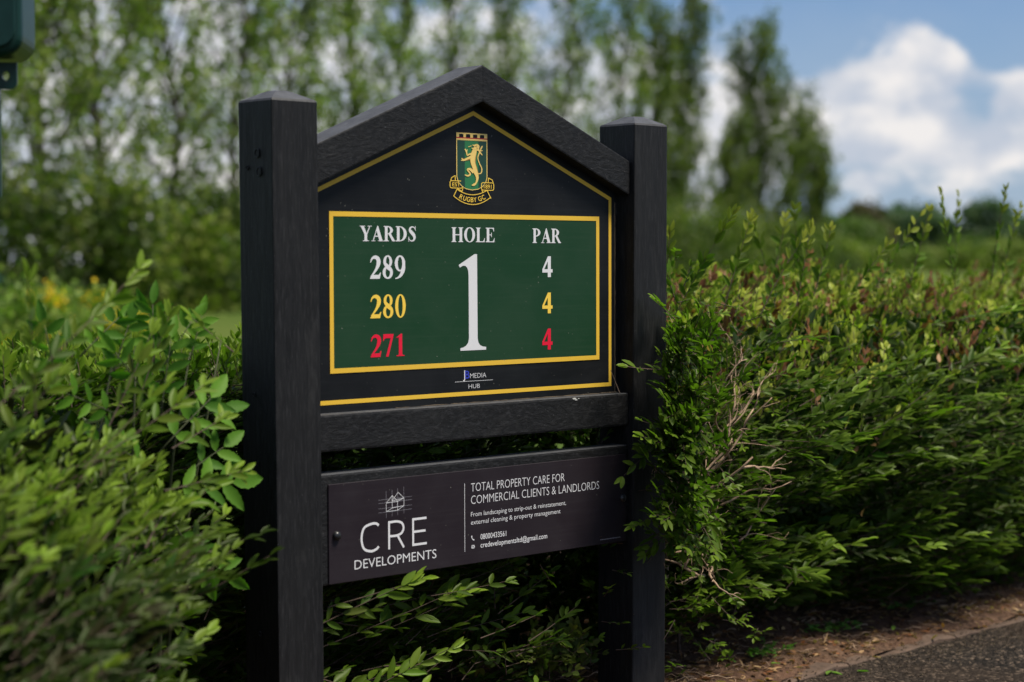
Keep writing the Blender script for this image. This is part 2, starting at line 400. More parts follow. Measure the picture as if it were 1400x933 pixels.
GL = {
 'H': ([sstem(14, 38, 11, 11), sstem(79, 103, 11, 11), RECT(37, 46, 80, 53)], 117),
 'E': ([sstem(14, 38, 11, 0), P([(37, 94), (66, 94), (75, 89), (80, 74), (84, 74), (84, 100), (37, 100)]), ARMB, RECT(37, 48, 60, 54), P([(58, 35), (62, 35), (62, 67), (58, 67), (55, 55), (55, 47)])], 96),
 'L': ([sstem(14, 38, 11, 11), ARMB], 94),
 'O': ([RING(57, 50, 52, 51.5, 27, 46)], 114),
 'D': ([sstem(14, 38, 11, 0), RING(37, 50, 66, 50, 39, 44.5, -90, 90)], 108),
 'P': ([sstem(14, 38, 11, 11), RING(37, 72, 49, 28, 24, 22.5, -90, 90)], 92),
 'R': ([sstem(14, 38, 11, 11), RING(37, 73, 49, 27, 24, 21.5, -90, 90), P([(44, 50), (66, 52), (100, 8), (108, 4), (108, 0), (80, 0)])], 108),
 'A': ([P([(53, 101), (60, 101), (99, 4), (70, 4), (43, 76)]), P([(12, 4), (20, 4), (52, 84), (49, 92)]), RECT(29, 29, 74, 36), RECT(1, 0, 35, 4), RECT(58, 0, 109, 4)], 106),
 'Y': ([P([(28, 0), (82, 0), (82, 3.5), (72, 5), (67, 10), (67, 44), (43, 44), (43, 10), (38, 5), (28, 3.5)]), P([(10, 97), (38, 97), (67, 44), (43, 44)]), P([(86, 97), (94, 97), (67, 43), (60, 48)]), RECT(1, 96, 50, 100), RECT(70, 96, 108, 100)], 104),
 'S': ([STROKE([(74, 76, 4), (66, 90, 6), (46, 97, 8), (27, 88, 14), (25, 73, 21), (42, 58, 25), (60, 42, 25), (66, 24, 21), (56, 8, 12), (38, 3, 7), (20, 12, 6), (12, 28, 4)]), P([(70, 100), (76, 102), (76, 70), (73, 70)]), P([(10, -2), (15, 0), (13, 32), (10, 32)])], 82),
 '2': ([STROKE([(8, 70, 4), (17, 87, 9), (35, 93, 15), (52, 84, 21), (54, 66, 22), (43, 44, 14), (26, 24, 9), (10, 8, 7)]), P([(5, 0), (61, 0), (68, 27), (64, 27), (55, 17), (20, 17), (5, 4)])], 72),
 '8': ([RING(36, 74, 26, 27, 10, 21), RING(36, 27, 30, 28, 13, 21), STROKE([(20, 66, 12), (34, 52, 20), (52, 38, 14)])], 72),
 '9': ([RING(36, 66, 31, 35, 13, 28.5), STROKE([(58, 62, 17), (55, 40, 21), (43, 18, 16), (26, 5, 8), (8, 0, 4)])], 72),
 '0': ([RING(36, 50, 31, 51, 13, 45)], 72),
 '7': ([P([(7, 100), (67, 100), (67, 95), (37, 0), (22, 0), (50, 82), (22, 82), (13, 78), (8, 70), (5, 70)])], 72),
 '1': ([P([(12, 84), (38, 100), (46, 100), (46, 10), (49, 5), (60, 3.5), (60, 0), (12, 0), (12, 3.5), (23, 5), (26, 10), (26, 82), (22, 85), (14, 81)])], 72),
 '4': ([RECT(38, 0, 58, 100), P([(3, 24), (3, 38), (39, 100), (44, 100), (44, 86), (15, 38)]), RECT(3, 22, 69, 38)], 72),
}
def serif_text(txt, x0, x1, z0, z1, yf, mat, parent):
    polys = []; cx = 0
    for ch in txt:
        g, adv = GL[ch]
        for pts, F in g: polys.append(([(p[0] + cx, p[1]) for p in pts], F))
        cx += adv
    mn = min(p[0] for q in polys for p in q[0]); mx = max(p[0] for q in polys for p in q[0])
    sx = (x1 - x0) / (mx - mn); sz = (z1 - z0) / 100
    polys = [([(x0 + (p[0] - mn) * sx, z0 + p[1] * sz) for p in pts], F) for pts, F in polys]
    return print_obj('lettering', polys, yf, mat, parent)
def font_polys(txt, offset=0.0, spacing=1.0):
    cu = bpy.data.curves.new('t', 'FONT'); cu.body = txt; cu.offset = offset; cu.space_character = spacing; cu.resolution_u = 3
    ob = bpy.data.objects.new('t', cu); COL.objects.link(ob)
    dg = bpy.context.evaluated_depsgraph_get(); me = ob.evaluated_get(dg).to_mesh()
    V = [(v.co.x, v.co.y) for v in me.vertices]; F = [tuple(p.vertices) for p in me.polygons]
    ob.evaluated_get(dg).to_mesh_clear(); bpy.data.objects.remove(ob); bpy.data.curves.remove(cu)
    return V, F
CAPH = max(v[1] for v in font_polys('H')[0])
def sans_text(txt, x0, x1, z0, caph, yf, mat, parent, offset=0.0, spacing=1.0):
    V, F = font_polys(txt, offset, spacing)
    mn = min(v[0] for v in V); mx = max(v[0] for v in V); sx = (x1 - x0) / (mx - mn); sz = caph / CAPH
    return print_obj('lettering', [([(x0 + (v[0] - mn) * sx, z0 + v[1] * sz) for v in V], F)], yf, mat, parent)

# ------------------------------------------------------------------ the sign
TOP = 1.233
sign = empty('golf_tee_sign', (.45, .05, 0))
tag(sign, 'black timber tee sign reading HOLE 1 with green yardage panel between two square posts', 'golf sign')
sign_inv = Matrix.Translation((-.45, -.05, 0))
def sp(o):   # parts are modelled in world coordinates; re-base under the sign's own origin
    o.parent = sign; o.matrix_parent_inverse = sign_inv; return o
def post_mesh(x0, wd, dp, lean_t, lean_b, top=TOP):
    bm = bmesh.new(); y0, y1 = 0, dp
    levels = [(-.08, 0), (.35, 0), (.7, 0), (top - .004, 0), (top, .003), (top + .0165, .036)]
    rings = []
    for z, ins in levels:
        f = (z - .11) / (top - .11); dx = lean_b + (lean_t - lean_b) * f
        rings.append([bm.verts.new((x, y, z)) for x, y in ((x0 + dx + ins, y0 + ins), (x0 + wd + dx - ins, y0 + ins), (x0 + wd + dx - ins, y1 - ins), (x0 + dx + ins, y1 - ins))])
    for a, b in zip(rings, rings[1:]):
        for k in range(4): bm.faces.new((a[k], a[(k + 1) % 4], b[(k + 1) % 4], b[k]))
    bm.faces.new(rings[0][::-1]); bm.faces.new(rings[-1])
    bmesh.ops.recalc_face_normals(bm, faces=bm.faces)
    ed = [e for e in bm.edges if abs((e.verts[0].co - e.verts[1].co).normalized().z) > .98]
    bmesh.ops.bevel(bm, geom=ed, offset=.0035, segments=2, profile=.6, affect='EDGES')
    return bm
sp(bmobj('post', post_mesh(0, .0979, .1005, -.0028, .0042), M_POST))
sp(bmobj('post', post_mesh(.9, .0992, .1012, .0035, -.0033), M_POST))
# plugged screw holes in the outer side of the left post
for yy, zz in ((.043, 1.139), (.038, 1.107), (.052, .60), (.05, .30), (.072, 1.115), (.06, .72)):
    bm = bmesh.new(); n_ = 14; rr = .0075 if zz > 1.1 and yy < .05 else .004
    A = [[bm.verts.new((-.0036 - h + (.0 if zz > 1 else .004 * (1 - (zz - .1))), yy + r_ * math.cos(2 * math.pi * k / n_), zz + r_ * 1.15 * math.sin(2 * math.pi * k / n_))) for k in range(n_)] for r_, h in ((rr, 0), (rr, .0012), (rr * .8, .0014), (rr * .72, .0002))]
    for a, b in zip(A, A[1:]):
        for k in range(n_): bm.faces.new((a[k], a[(k + 1) % n_], b[(k + 1) % n_], b[k]))
    bm.faces.new(A[-1]); bmesh.ops.recalc_face_normals(bm, faces=bm.faces)
    sp(bmobj('screw_plug', bm, M_POST, smooth=False))
XM = .4955; YB = .0105
def beam(sgn):
    xo = .0985 if sgn < 0 else .9002
    o = [(XM, 1.2535), (XM, 1.3228), (xo, 1.155 + (.0 if sgn > 0 else .0025)), (xo, 1.0846 + (.0 if sgn > 0 else .001))]
    bm = bmesh.new(); poly_mesh(bm, [(x_ + (.0003 if sgn > 0 else -.0003) * (x_ == XM), z_) for x_, z_ in o], YB, YB + .074)
    # cut in a few slices so that the top edge can wander a little
    bmesh.ops.recalc_face_normals(bm, faces=bm.faces)
    bmesh.ops.bevel(bm, geom=[e for e in bm.edges if e.calc_face_angle(0) > .3 and not all(abs(v.co.x - XM) < .002 for v in e.verts)], offset=.0032, segments=2, profile=.6, affect='EDGES')
    return bm
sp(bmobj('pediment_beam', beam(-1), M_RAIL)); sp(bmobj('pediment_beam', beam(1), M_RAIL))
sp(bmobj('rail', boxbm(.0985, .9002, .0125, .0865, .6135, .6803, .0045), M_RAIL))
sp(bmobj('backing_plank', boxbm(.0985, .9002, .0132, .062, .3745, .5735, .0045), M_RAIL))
# main panel
PY = .0388
bm = bmesh.new(); poly_mesh(bm, [(.1, .676), (.8835, .676), (.8835, 1.094), (XM, 1.262), (.1, 1.094)], PY, PY + .006); bmesh.ops.recalc_face_normals(bm, faces=bm.faces)
panel = sp(bmobj('main_panel', bm, M_PBLACK))
bm = bmesh.new()
poly_mesh(bm, [(.884, .677), (.8985, .677), (.8985, 1.085), (.884, 1.09)], PY + .0055, PY + .02); bmesh.ops.recalc_face_normals(bm, faces=bm.faces)
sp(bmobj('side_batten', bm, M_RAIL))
# a bead of dried silt and old sealant along the joints of panel and batten
bm = bmesh.new()
pts = [(.8838 + random.uniform(-.0006, .0006), PY - .0005, .68 + i * .0098) for i in range(41)]
tube(bm, pts, [random.uniform(.0006, .0018) for _ in pts], 5)
pts = [(.84 + i * .0015 * 1.0, PY - .0008 - random.uniform(0, .001), .6815) for i in range(36)]
tube(bm, pts, [random.uniform(.0006, .002) for _ in pts], 5)
pts = [(.3 + i * .012, PY - .0004, .681) for i in range(46)]
tube(bm, pts, [random.uniform(.0001, .0013) for _ in pts], 5)
sp(bmobj('sealant_bead', bm, M_SILT))
def child(o, par): o.parent = par; return o
# parts printed on the panel are children of it (panel and sign share their frame)
z_ = lambda x, a, b, s: a + (b - a)
def ogive(off):   # outline of the pediment border, inset by off
    k = .415; s = off * math.sqrt(1 + k * k); lx = .1055; lz = 1.0806 + k * (.8738 - XM) - k * (XM - lx)
    return [(lx + off, .6948 + off), (.8738 - off, .6948 + off), (.8738 - off, 1.0806 - s + k * off), (XM, 1.0806 + k * (.8738 - XM) - s), (lx + off, lz - s + k * off)]
def frame_poly(o, i):
    n = len(o); return (o + i, [(k, (k + 1) % n, n + (k + 1) % n, n + k) for k in range(n)])
print_obj('outer_border', [frame_poly(ogive(0), ogive(.0078))], PY, M_YEL, panel, .0006)
gx0, gx1, gz0, gz1 = .1481, .8379, .7508, 1.0415
print_obj('green_field', [RECT(gx0 + .004, gz0 + .004, gx1 - .004, gz1 - .004)], PY, M_GREEN, panel, .0006)
GY = PY - .0006
rr_ = lambda o: [(gx0 + o, gz0 + o), (gx1 - o, gz0 + o), (gx1 - o, gz1 - o), (gx0 + o, gz1 - o)]
print_obj('inner_border', [frame_poly(rr_(0), rr_(.0088))], GY, M_YEL, panel, .0006)
serif_text('YARDS', .2173, .3497, .9885, 1.0163, GY, M_WHT, panel)
serif_text('HOLE', .4384, .5490, .9880, 1.0158, GY, M_WHT, panel)
serif_text('PAR', .6503, .7290, .9872, 1.0158, GY, M_WHT, panel)
serif_text('289', .2408, .3242, .9199, .9623, GY, M_WHT, panel)
serif_text('280', .2410, .3248, .8478, .8907, GY, M_YTX, panel)
serif_text('271', .2412, .3216, .7766, .8181, GY, M_RED, panel)
serif_text('4', .6771, .7051, .9197, .9609, GY, M_WHT, panel)
serif_text('4', .6768, .7049, .8478, .8890, GY, M_YTX, panel)
serif_text('4', .6766, .7047, .7757, .8175, GY, M_RED, panel)
one = [(802, 222), (786, 222), (686, 291), (694, 308), (712, 296), (728, 297), (740, 310), (746, 330), (748, 360), (749, 760), (744, 788), (730, 808), (712, 818), (695, 822), (695, 838), (858, 838), (858, 820), (838, 817), (820, 808), (809, 790), (804, 762)]
print_obj('lettering', [P([(.4562 + (x_ - 686) / 172 * .0697, .9651 - (y_ - 222) / 616 * .1838) for x_, y_ in one])], GY, M_WHT, panel)
# maker's mark
sans_text('J', .4669, .4722, .7277, .0155, PY, M_WHT, panel, .012)
sans_text('B', .4718, .4835, .7277, .0145, PY, M_BLUE, panel, .01)
sans_text('MEDIA', .4848, .5263, .7279, .0092, PY, M_WHT, panel, -.012)
print_obj('divider_line', [RECT(.4459, .7219, .5435, .7226)], PY, M_WHT, panel)
sans_text('HUB', .4808, .5098, .7082, .0083, PY, M_WHT, panel, -.012)
# the club crest
def CX(x_): return .4517 + (x_ - 240) / 303 * .0791
def CZ(y_): return 1.1946 - (y_ - 163) / 702 * .1356
def cm(poly): return ([(CX(a), CZ(b)) for a, b in poly[0]], poly[1])
crest = print_obj('crest', [cm(P([(240, 160), (543, 160), (543, 590), (532, 640), (500, 685), (450, 715), (392, 725), (334, 715), (284, 685), (252, 640), (240, 590)]))], PY, M_CGL, panel, .0004)
CY = PY - .0004
def shield(o):
    return [(240 + o, 226 + o), (543 - o, 226 + o), (543 - o, 590), (530 - o, 640), (498 - o * .7, 683 - o * .6), (450, 712 - o), (392, 722 - o), (334, 712 - o), (286 + o * .7, 683 - o * .6), (254 + o, 640), (240 + o, 590)]
print_obj('shield_outline', [cm(frame_poly(shield(0), shield(7)))], CY, M_GOLD, crest)
print_obj('shield_stripes', [cm(P([(250, 236), (322, 236), (322, 700), (290, 677), (262, 640), (250, 590)])), cm(P([(458, 236), (533, 236), (533, 590), (522, 640), (495, 676), (458, 702)]))], CY, M_CGD, crest)
print_obj('battlement_band', [cm(RECT(240, 204, 543, 216))], CY, M_CRED, crest, .0005)
print_obj('battlement', [cm(RECT(240, 160, 543, 172))] + [cm(RECT(a, 172, b, 204)) for a, b in ((240, 266), (308, 333), (375, 402), (444, 470), (512, 543))] + [cm(RECT(240, 216, 543, 228))], CY, M_GOLD, crest, .0005)
print_obj('battlement_gaps', [cm(P([(266, 204), (266, 186), (274, 174), (287, 170), (300, 174), (308, 186), (308, 204)])), cm(P([(333, 204), (333, 186), (341, 174), (354, 170), (367, 174), (375, 186), (375, 204)])),
    cm(P([(402, 204), (402, 186), (410, 174), (423, 170), (436, 174), (444, 186), (444, 204)])), cm(P([(470, 204), (470, 186), (478, 174), (491, 170), (504, 174), (512, 186), (512, 204)]))], CY, M_PBLACK, crest, .0007)
print_obj('lion_shading', [cm(STROKE(q)) for q in (
    [(424, 300, 34), (412, 345, 50), (402, 395, 56), (402, 450, 50), (420, 510, 46), (436, 565, 42)], [(400, 398, 34), (352, 414, 26), (300, 430, 22)])], CY, M_GOLD2, crest, .0006)
lion = [STROKE(q) for q in (
    [(426, 292, 26), (414, 340, 44), (398, 392, 48), (398, 445, 42), (416, 505, 38), (430, 558, 38)],            # trunk
    [(432, 555, 36), (442, 600, 26), (430, 645, 15), (410, 665, 22), (388, 672, 10)],                            # standing hind leg
    [(408, 545, 30), (372, 515, 24), (345, 520, 13), (372, 560, 15), (350, 580, 16), (320, 572, 9)],            # raised hind leg
    [(396, 388, 28), (350, 408, 20), (312, 428, 15), (288, 410, 9)], [(312, 428, 14), (284, 432, 8)],            # fore leg
    [(404, 362, 22), (365, 368, 15), (344, 380, 10), (336, 345, 13), (322, 318, 12)], [(336, 345, 10), (345, 322, 6)],
    [(440, 560, 8), (478, 548, 10), (486, 505, 10), (462, 450, 9), (448, 400, 9), (462, 350, 11), (488, 288, 12), (496, 286, 4)],   # tail
    [(466, 352, 12), (452, 300, 8)], [(470, 345, 16), (492, 372, 6)], [(476, 330, 10), (496, 325, 5)],
    [(395, 274, 6), (412, 280, 14), (440, 276, 26), (452, 300, 22)], [(388, 306, 8), (405, 312, 14), (428, 312, 20)], [(354, 296, 8), (372, 290, 6), (384, 282, 9)], [(440, 270, 12), (456, 284, 14), (446, 330, 20)])]
print_obj('lion', [cm(q) for q in lion], CY, M_GOLD, crest, .0009)
def outline(pts, wd, closed=True):
    out = []; n_ = len(pts)
    for i in range(n_ if closed else n_ - 1): a, b = pts[i], pts[(i + 1) % n_]; out.append(LINE(a[0], a[1], b[0], b[1], wd))
    return out
def rbox(x0, y0, x1, y1, r_):
    p = []
    for cx_, cy_, a0 in ((x1 - r_, y0 + r_, -90), (x1 - r_, y1 - r_, 0), (x0 + r_, y1 - r_, 90), (x0 + r_, y0 + r_, 180)):
        for k in range(4): a = R(a0 + 30 * k); p.append((cx_ + r_ * math.cos(a), cy_ + r_ * math.sin(a)))
    return p
scroll = outline(rbox(178, 634, 300, 704, 16), 7) + outline(rbox(484, 642, 606, 716, 16), 7)
scroll += outline([(183, 634), (192, 604), (226, 582), (228, 634)], 7, False) + outline([(600, 642), (590, 612), (552, 594), (550, 642)], 7, False)
scroll += outline([(248, 708), (292, 736), (302, 700)], 7, False) + outline([(536, 720), (496, 742), (486, 712)], 7, False)
arc_t = [(243 + (538 - 243) * k / 10, 716 + 50 * (1 - ((k - 5) / 5) ** 2)) for k in range(11)]
arc_b = [(212 + (575 - 212) * k / 10, 784 + 78 * (1 - ((k - 5) / 5) ** 2)) for k in range(11)]
scroll += outline(arc_t, 7, False) + outline(arc_b, 7, False) + [LINE(243, 714, 210, 786, 7), LINE(538, 718, 576, 798, 7)]
print_obj('scroll', [cm(q) for q in scroll], CY, M_YTX, crest, .0003)
sans_text('EST', CX(200), CX(276), CZ(688), CZ(650) - CZ(688), CY, M_YTX, crest, .004)
sans_text('1891', CX(508), CX(584), CZ(700), CZ(660) - CZ(700), CY, M_YTX, crest, .004)
word = 'RUGBY GC'; xs_ = [260, 298, 336, 378, 409, 0, 459, 498]; wid = [30, 30, 32, 27, 30, 0, 32, 31]
pol = []
for ch, xl, wd in zip(word, xs_, wid):
    if ch == ' ': continue
    V, F = font_polys(ch, .006); mn = min(v[0] for v in V); mx = max(v[0] for v in V)
    xc = xl + wd / 2; u = (xc - 393) / 181; yb_ = 838 - 68 * u * u; sl = 2 * 68 * u / 181 * -1
    pts = []
    for v in V:
        lx = (v[0] - mn) / (mx - mn) * wd - wd / 2; ly = v[1] / CAPH * 46
        c_, s_ = math.cos(math.atan(sl)), math.sin(math.atan(sl))
        pts.append((xc + lx * c_ + ly * s_ * 1.0, yb_ + lx * s_ - ly * c_))
    pol.append(cm((pts, F)))
print_obj('lettering', pol, CY, M_YTX, crest, .0003)

bm = bmesh.new()
for cx_, cz_, r_ in ((.74, .6795, .0035), (.745, .677, .0022), (.752, .6792, .0015)):
    n_ = 9; vs_ = [bm.verts.new((cx_ + r_ * 1.6 * math.cos(2 * math.pi * k / n_) * random.uniform(.8, 1.2), .0117, cz_ - .003 + r_ * .6 * math.sin(2 * math.pi * k / n_))) for k in range(n_)]
    c_ = bm.verts.new((cx_, .0112, cz_ - .003))
    for k in range(n_): bm.faces.new((c_, vs_[k], vs_[(k + 1) % n_]))
sp(bmobj('bird_mark', bm, pmat('bird_lime', (.45, .45, .42), .8)))
# sponsor plate below
LY = .0102
plate = sp(bmobj('sponsor_plate', boxbm(.1214, .887, LY, .0137, .3769, .5556, .0006, 1), M_PLATE))
def cre():
    q = [STROKE([(.2350, .4722, .0045), (.2285, .4762, .0045), (.2163, .4780 - .0018, .0045), (.2005, .4700, .0045), (.1950, .4515, .0045), (.2005, .4330, .0045), (.2163, .4268, .0045), (.2285, .4290, .0045), (.2350, .4335, .0045)], 5)]
    def st(x0, y0, x1, y1): q.append(LINE(x0, y0, x1, y1, .0043))
    st(.2592, .4256, .2592, .4775)
    q.append(([(a, b) for a, b in STROKE([(.2592, .4752, .0043), (.278, .4752, .0043), (.2895, .4712, .0043), (.2935, .4625, .0043), (.2895, .4535, .0043), (.278, .4495, .0043), (.2592, .4495, .0043)], 5)[0]], STROKE([(0, 0, 1)] * 7, 5)[1]))
    st(.2790, .4495, .2942, .4258)
    st(.3165, .4256, .3165, .4775); st(.3165, .4753, .349, .4753); st(.3165, .4520, .3465, .4520); st(.3165, .4279, .3495, .4279)
    return q
def strk(pts, wd, n=5): return STROKE([(a, b, wd) for a, b in pts], n)
def fixed_stroke_min(q): return q
_old = STROKE
def STROKE(ctrl, n=7):
    k = 1000.0; pts, F = _old([(a * k, b * k, c * k) for a, b, c in ctrl], n); return ([(a / k, b / k) for a, b in pts], F)
print_obj('lettering', cre(), LY, M_WHT, plate)
sans_text('DEVELOPMENTS', .1785, .3730, .3975, .0166, LY, M_WHT, plate, -.004)
# house drawing: bright walls and fine construction lines
hl = lambda a, b, wd: LINE(a[0], a[1], b[0], b[1], wd)
A0, A1 = (.2529, .4953), (.2529, .5113); B0, B1 = (.2795, .4958), (.2795, .5120); D0, D1 = (.2948, .5029), (.2948, .5170); C0 = (.2670, .5010); C1 = (.2665, .5140)
AF, AB = (.2672, .5238), (.2808, .5287)
print_obj('house_drawing', [hl(a, b, .0009) for a, b in ((A0, A1), (A0, B0), (B0, D0), (D0, D1), (B0, B1), (A1, AF), (AF, B1), (AF, C1), (A1, B1), (B1, D1), (AB, D1), (AB, C1), (C0, C1), (A0, C0), (C0, D0), (C1, D1))], LY, M_WHT, plate)
print_obj('construction_lines', [hl((x_, .4840 + k * .0015), (x_, .5330 + k * .0015), .0006) for k, x_ in enumerate((.2529, .2668, .2800, .2948))] + [hl((.2347, zz), (.3142, zz + .0006), .0006) for zz in (.4946, .5020, .5118, .5178)], LY, M_GREY, plate, .0002)
print_obj('divider_line', [RECT(.4437, .4014, .4447, .5314)], LY, M_WHT, plate)
sans_text('TOTAL PROPERTY CARE FOR', .4603, .7103, .5140, .0162, LY, M_WHT, plate, -.013)
sans_text('COMMERCIAL CLIENTS & LANDLORDS', .4603, .8084, .4903, .0162, LY, M_WHT, plate, -.013)
sans_text('From landscaping to strip-out & reinstatement,', .4600, .7140, .4665, .0088, LY, M_WHT, plate, -.004)
sans_text('external cleaning & property management', .4600, .6986, .4512, .0088, LY, M_WHT, plate, -.004)
sans_text('08000433561', .4843, .5514, .4207, .0102, LY, M_WHT, plate, .003)
sans_text('credevelopmentsltd@gmail.com', .4843, .6616, .4050, .0098, LY, M_WHT, plate, .006)
sans_text('PROPERTY AND GROUNDS CARE', .8116, .8716, .3850, .0028, LY, M_WHT, plate, -.01) if False else None
print_obj('fine_print', [RECT(.8116 + i * .0046, .3852, .8116 + i * .0046 + .0036, .3852 + .0018) for i in range(13)], LY, M_GREY, plate)
print_obj('phone_symbol', [STROKE([(.4618, .4300, .0032), (.4622, .4262, .0016), (.4646, .4228, .0016), (.4680, .4215, .0032)], 5)], LY, M_WHT, plate)
print_obj('envelope_symbol', [RECT(.4612, .4055, .4694, .4120)], LY, M_WHT, plate)
print_obj('envelope_fold', [LINE(.4618, .4116, .4653, .4088, .0009), LINE(.4653, .4088, .4688, .4116, .0009), LINE(.4618, .4059, .4643, .4084, .0007), LINE(.4688, .4059, .4663, .4084, .0007)], LY - .0004, M_PLATE, plate, .0003)
for bx, bz in ((.1379, .4631), (.8758, .4660)):
    bm = bmesh.new(); n_ = 16; prof = [(.0085, 0), (.0085, .0022), (.0078, .0050), (.0055, .0072), (.0025, .0082)]
    A = [[bm.verts.new((bx + r_ * math.cos(2 * math.pi * k / n_), LY - h, bz + r_ * math.sin(2 * math.pi * k / n_))) for k in range(n_)] for r_, h in prof]
    for a, b in zip(A, A[1:]):
        for k in range(n_): bm.faces.new((a[k], a[(k + 1) % n_], b[(k + 1) % n_], b[k]))
    bm.faces.new(A[-1]); bmesh.ops.recalc_face_normals(bm, faces=bm.faces)
    child(bmobj('bolt', bm, M_BOLT, smooth=True), plate)

# ------------------------------------------------------------------ leaves
def leaf_template(nseg=3, curl=.10, fold=.13, wide=1.0):
    """unit leaf along +X, half width .5 along Y; returns verts (t, s, h) and faces"""
    ts = {3: (.22, .52, .82), 4: (.15, .38, .62, .86), 2: (.3, .7)}[nseg]; ws = {3: (.74, 1.0, .58), 4: (.6, .98, .9, .45), 2: (.85, .75)}[nseg]
    V = [(0, 0, 0)]; c = []; l = []; r = []
    for t, wv in zip(ts, ws):
        h = -curl * t * t
        c.append(len(V)); V.append((t, 0, h)); l.append(len(V)); V.append((t, .5 * wv, h + fold * wv)); r.append(len(V)); V.append((t, -.5 * wv, h + fold * wv))
    tip = len(V); V.append((1, 0, -curl * 1.1))
    F = [(0, c[0], l[0]), (0, r[0], c[0])]
    for i in range(nseg - 1): F += [(c[i], c[i + 1], l[i + 1], l[i]), (r[i], r[i + 1], c[i + 1], c[i])]
    F += [(c[-1], tip, l[-1]), (r[-1], tip, c[-1])]
    return np.array(V), F
class Leaves:
    def __init__(s): s.P = []; s.D = []; s.N = []; s.L = []; s.W = []; s.T = []
    def add(s, p, d, n, l, w_, t): s.P.append(p); s.D.append(d); s.N.append(n); s.L.append(l); s.W.append(w_); s.T.append(t)
    def cat(s):
        s.P, s.D, s.N, s.T = (np.concatenate([np.atleast_2d(q) for q in a]) for a in (s.P, s.D, s.N, s.T))
        s.L, s.W = (np.concatenate([np.atleast_1d(q) for q in a]) for a in (s.L, s.W))
        s.D /= np.linalg.norm(s.D, axis=1)[:, None]
        s.N -= (s.N * s.D).sum(1)[:, None] * s.D; s.N /= np.linalg.norm(s.N, axis=1)[:, None] + 1e-9
        s.S = np.cross(s.N, s.D); return s
    def keep(s, m):
        for k in 'PDNLWTS': setattr(s, k, getattr(s, k)[m])
def bake(lv, name, tpl, smooth=True, m=None):
    V0, F0 = tpl; sel = slice(None) if m is None else m
    P_, D_, N_, S_, L_, W_, T_ = (getattr(lv, k)[sel] for k in 'PDNSLWT'); n_ = len(P_)
    t = V0[:, 0][None, :, None]; s_ = V0[:, 1][None, :, None]; h = V0[:, 2][None, :, None]
    V = P_[:, None] + t * (D_ * L_[:, None])[:, None] + s_ * (S_ * W_[:, None])[:, None] + h * (N_ * (L_ * .6)[:, None])[:, None]
    lt = np.array([len(f) for f in F0]); ff = np.concatenate([np.array(f) for f in F0])
    idx = (ff[None] + (np.arange(n_) * len(V0))[:, None]).ravel(); tot = np.tile(lt, n_)
    return np_mesh(name, V.reshape(-1, 3), idx, tot, np.repeat(T_, len(V0), 0), smooth)
def unit(v): return v / (np.linalg.norm(v) + 1e-9)
def in_sign(P_):    # inside the timber of the sign, with a little clearance
    x_, y_, z__ = P_[:, 0], P_[:, 1], P_[:, 2]
    slab = (x_ > -.006) & (x_ < 1.006) & (y_ > -.006) & (y_ < .108) & (z__ < 1.33)
    gap = (x_ > .1) & (x_ < .895) & (((z__ > .578) & (z__ < .609)) | (z__ < .37))
    return slab & ~gap
def front_of_sign(P_):
    x_, y_, z__ = P_[:, 0], P_[:, 1], P_[:, 2]
    return (x_ > -.01) & (x_ < .93) & (y_ < .0) & (z__ < 1.3)
TWV, TWR = [], []
def shoot(lv, tw, p, d, L, rng, tint, size=.036, ang=40, sp=.0225, up=(0, 0, 1), wr=.36, bend=.12, droop=0.0, tipcol=None, keepp=1.0):
    d = unit(np.array(d, float)); up = np.array(up, float) + rng.normal(0, .28, 3)
    s_ = unit(np.cross(d, up)); n_ = np.cross(s_, d); b = unit(n_ * bend + s_ * rng.normal(0, .12)) * rng.uniform(.1, 1) * abs(bend) + np.array([0, 0, -droop])
    m = max(3, int(L / sp)); t = (np.arange(m) + .6) / m; t = t + rng.normal(0, .012, m)
    ax = p + d * (t * L)[:, None] + b * (t ** 2 * L)[:, None]
    tg = d + 2 * b * t[:, None]; tg /= np.linalg.norm(tg, axis=1)[:, None]
    env = np.clip(.62 + 1.1 * t - 1.0 * t ** 2.6, .35, 1.1)
    for sg in (1, -1):
        ax = ax + tg * rng.normal(0, .005, m)[:, None]
        a = np.radians(ang - 12 * t + rng.normal(0, 15, m)); roll = rng.normal(0, .28, m)
        sd_ = s_ * sg + n_ * (rng.normal(.12, .3, m))[:, None]; sd_ /= np.linalg.norm(sd_, axis=1)[:, None]
        D_ = tg * np.cos(a)[:, None] + sd_ * np.sin(a)[:, None]
        N_ = n_ + s_ * (roll * sg)[:, None] + tg * (rng.normal(-.1, .2, m))[:, None]
        ll = size * env * rng.uniform(.78, 1.15, m)
        k = rng.random(m) < keepp
        T_ = tint[None] * rng.uniform(.8, 1.22, (m, 1)) * rng.uniform(.93, 1.07, (m, 3))
        if tipcol is not None:
            f = np.clip((t - .5) / .5, 0, 1)[:, None] ** 1.3; T_ = T_ * (1 - f) + tipcol[None] * f
        lv.add(ax[k], D_[k], N_[k], ll[k], (ll * wr * rng.uniform(.85, 1.2, m))[k], T_[k])
    tipd = unit(tg[-1] + rng.normal(0, .12, 3)); tp = ax[-1:]
    lv.add(tp, tipd[None], n_[None], np.array([size * .8]), np.array([size * .8 * wr]), (tint if tipcol is None else tipcol)[None])
    q = np.linspace(0, 1, 4)
    tw.append((p + d * (q * L)[:, None] + b * (q ** 2 * L)[:, None], rng.uniform(.0009, .0014)))
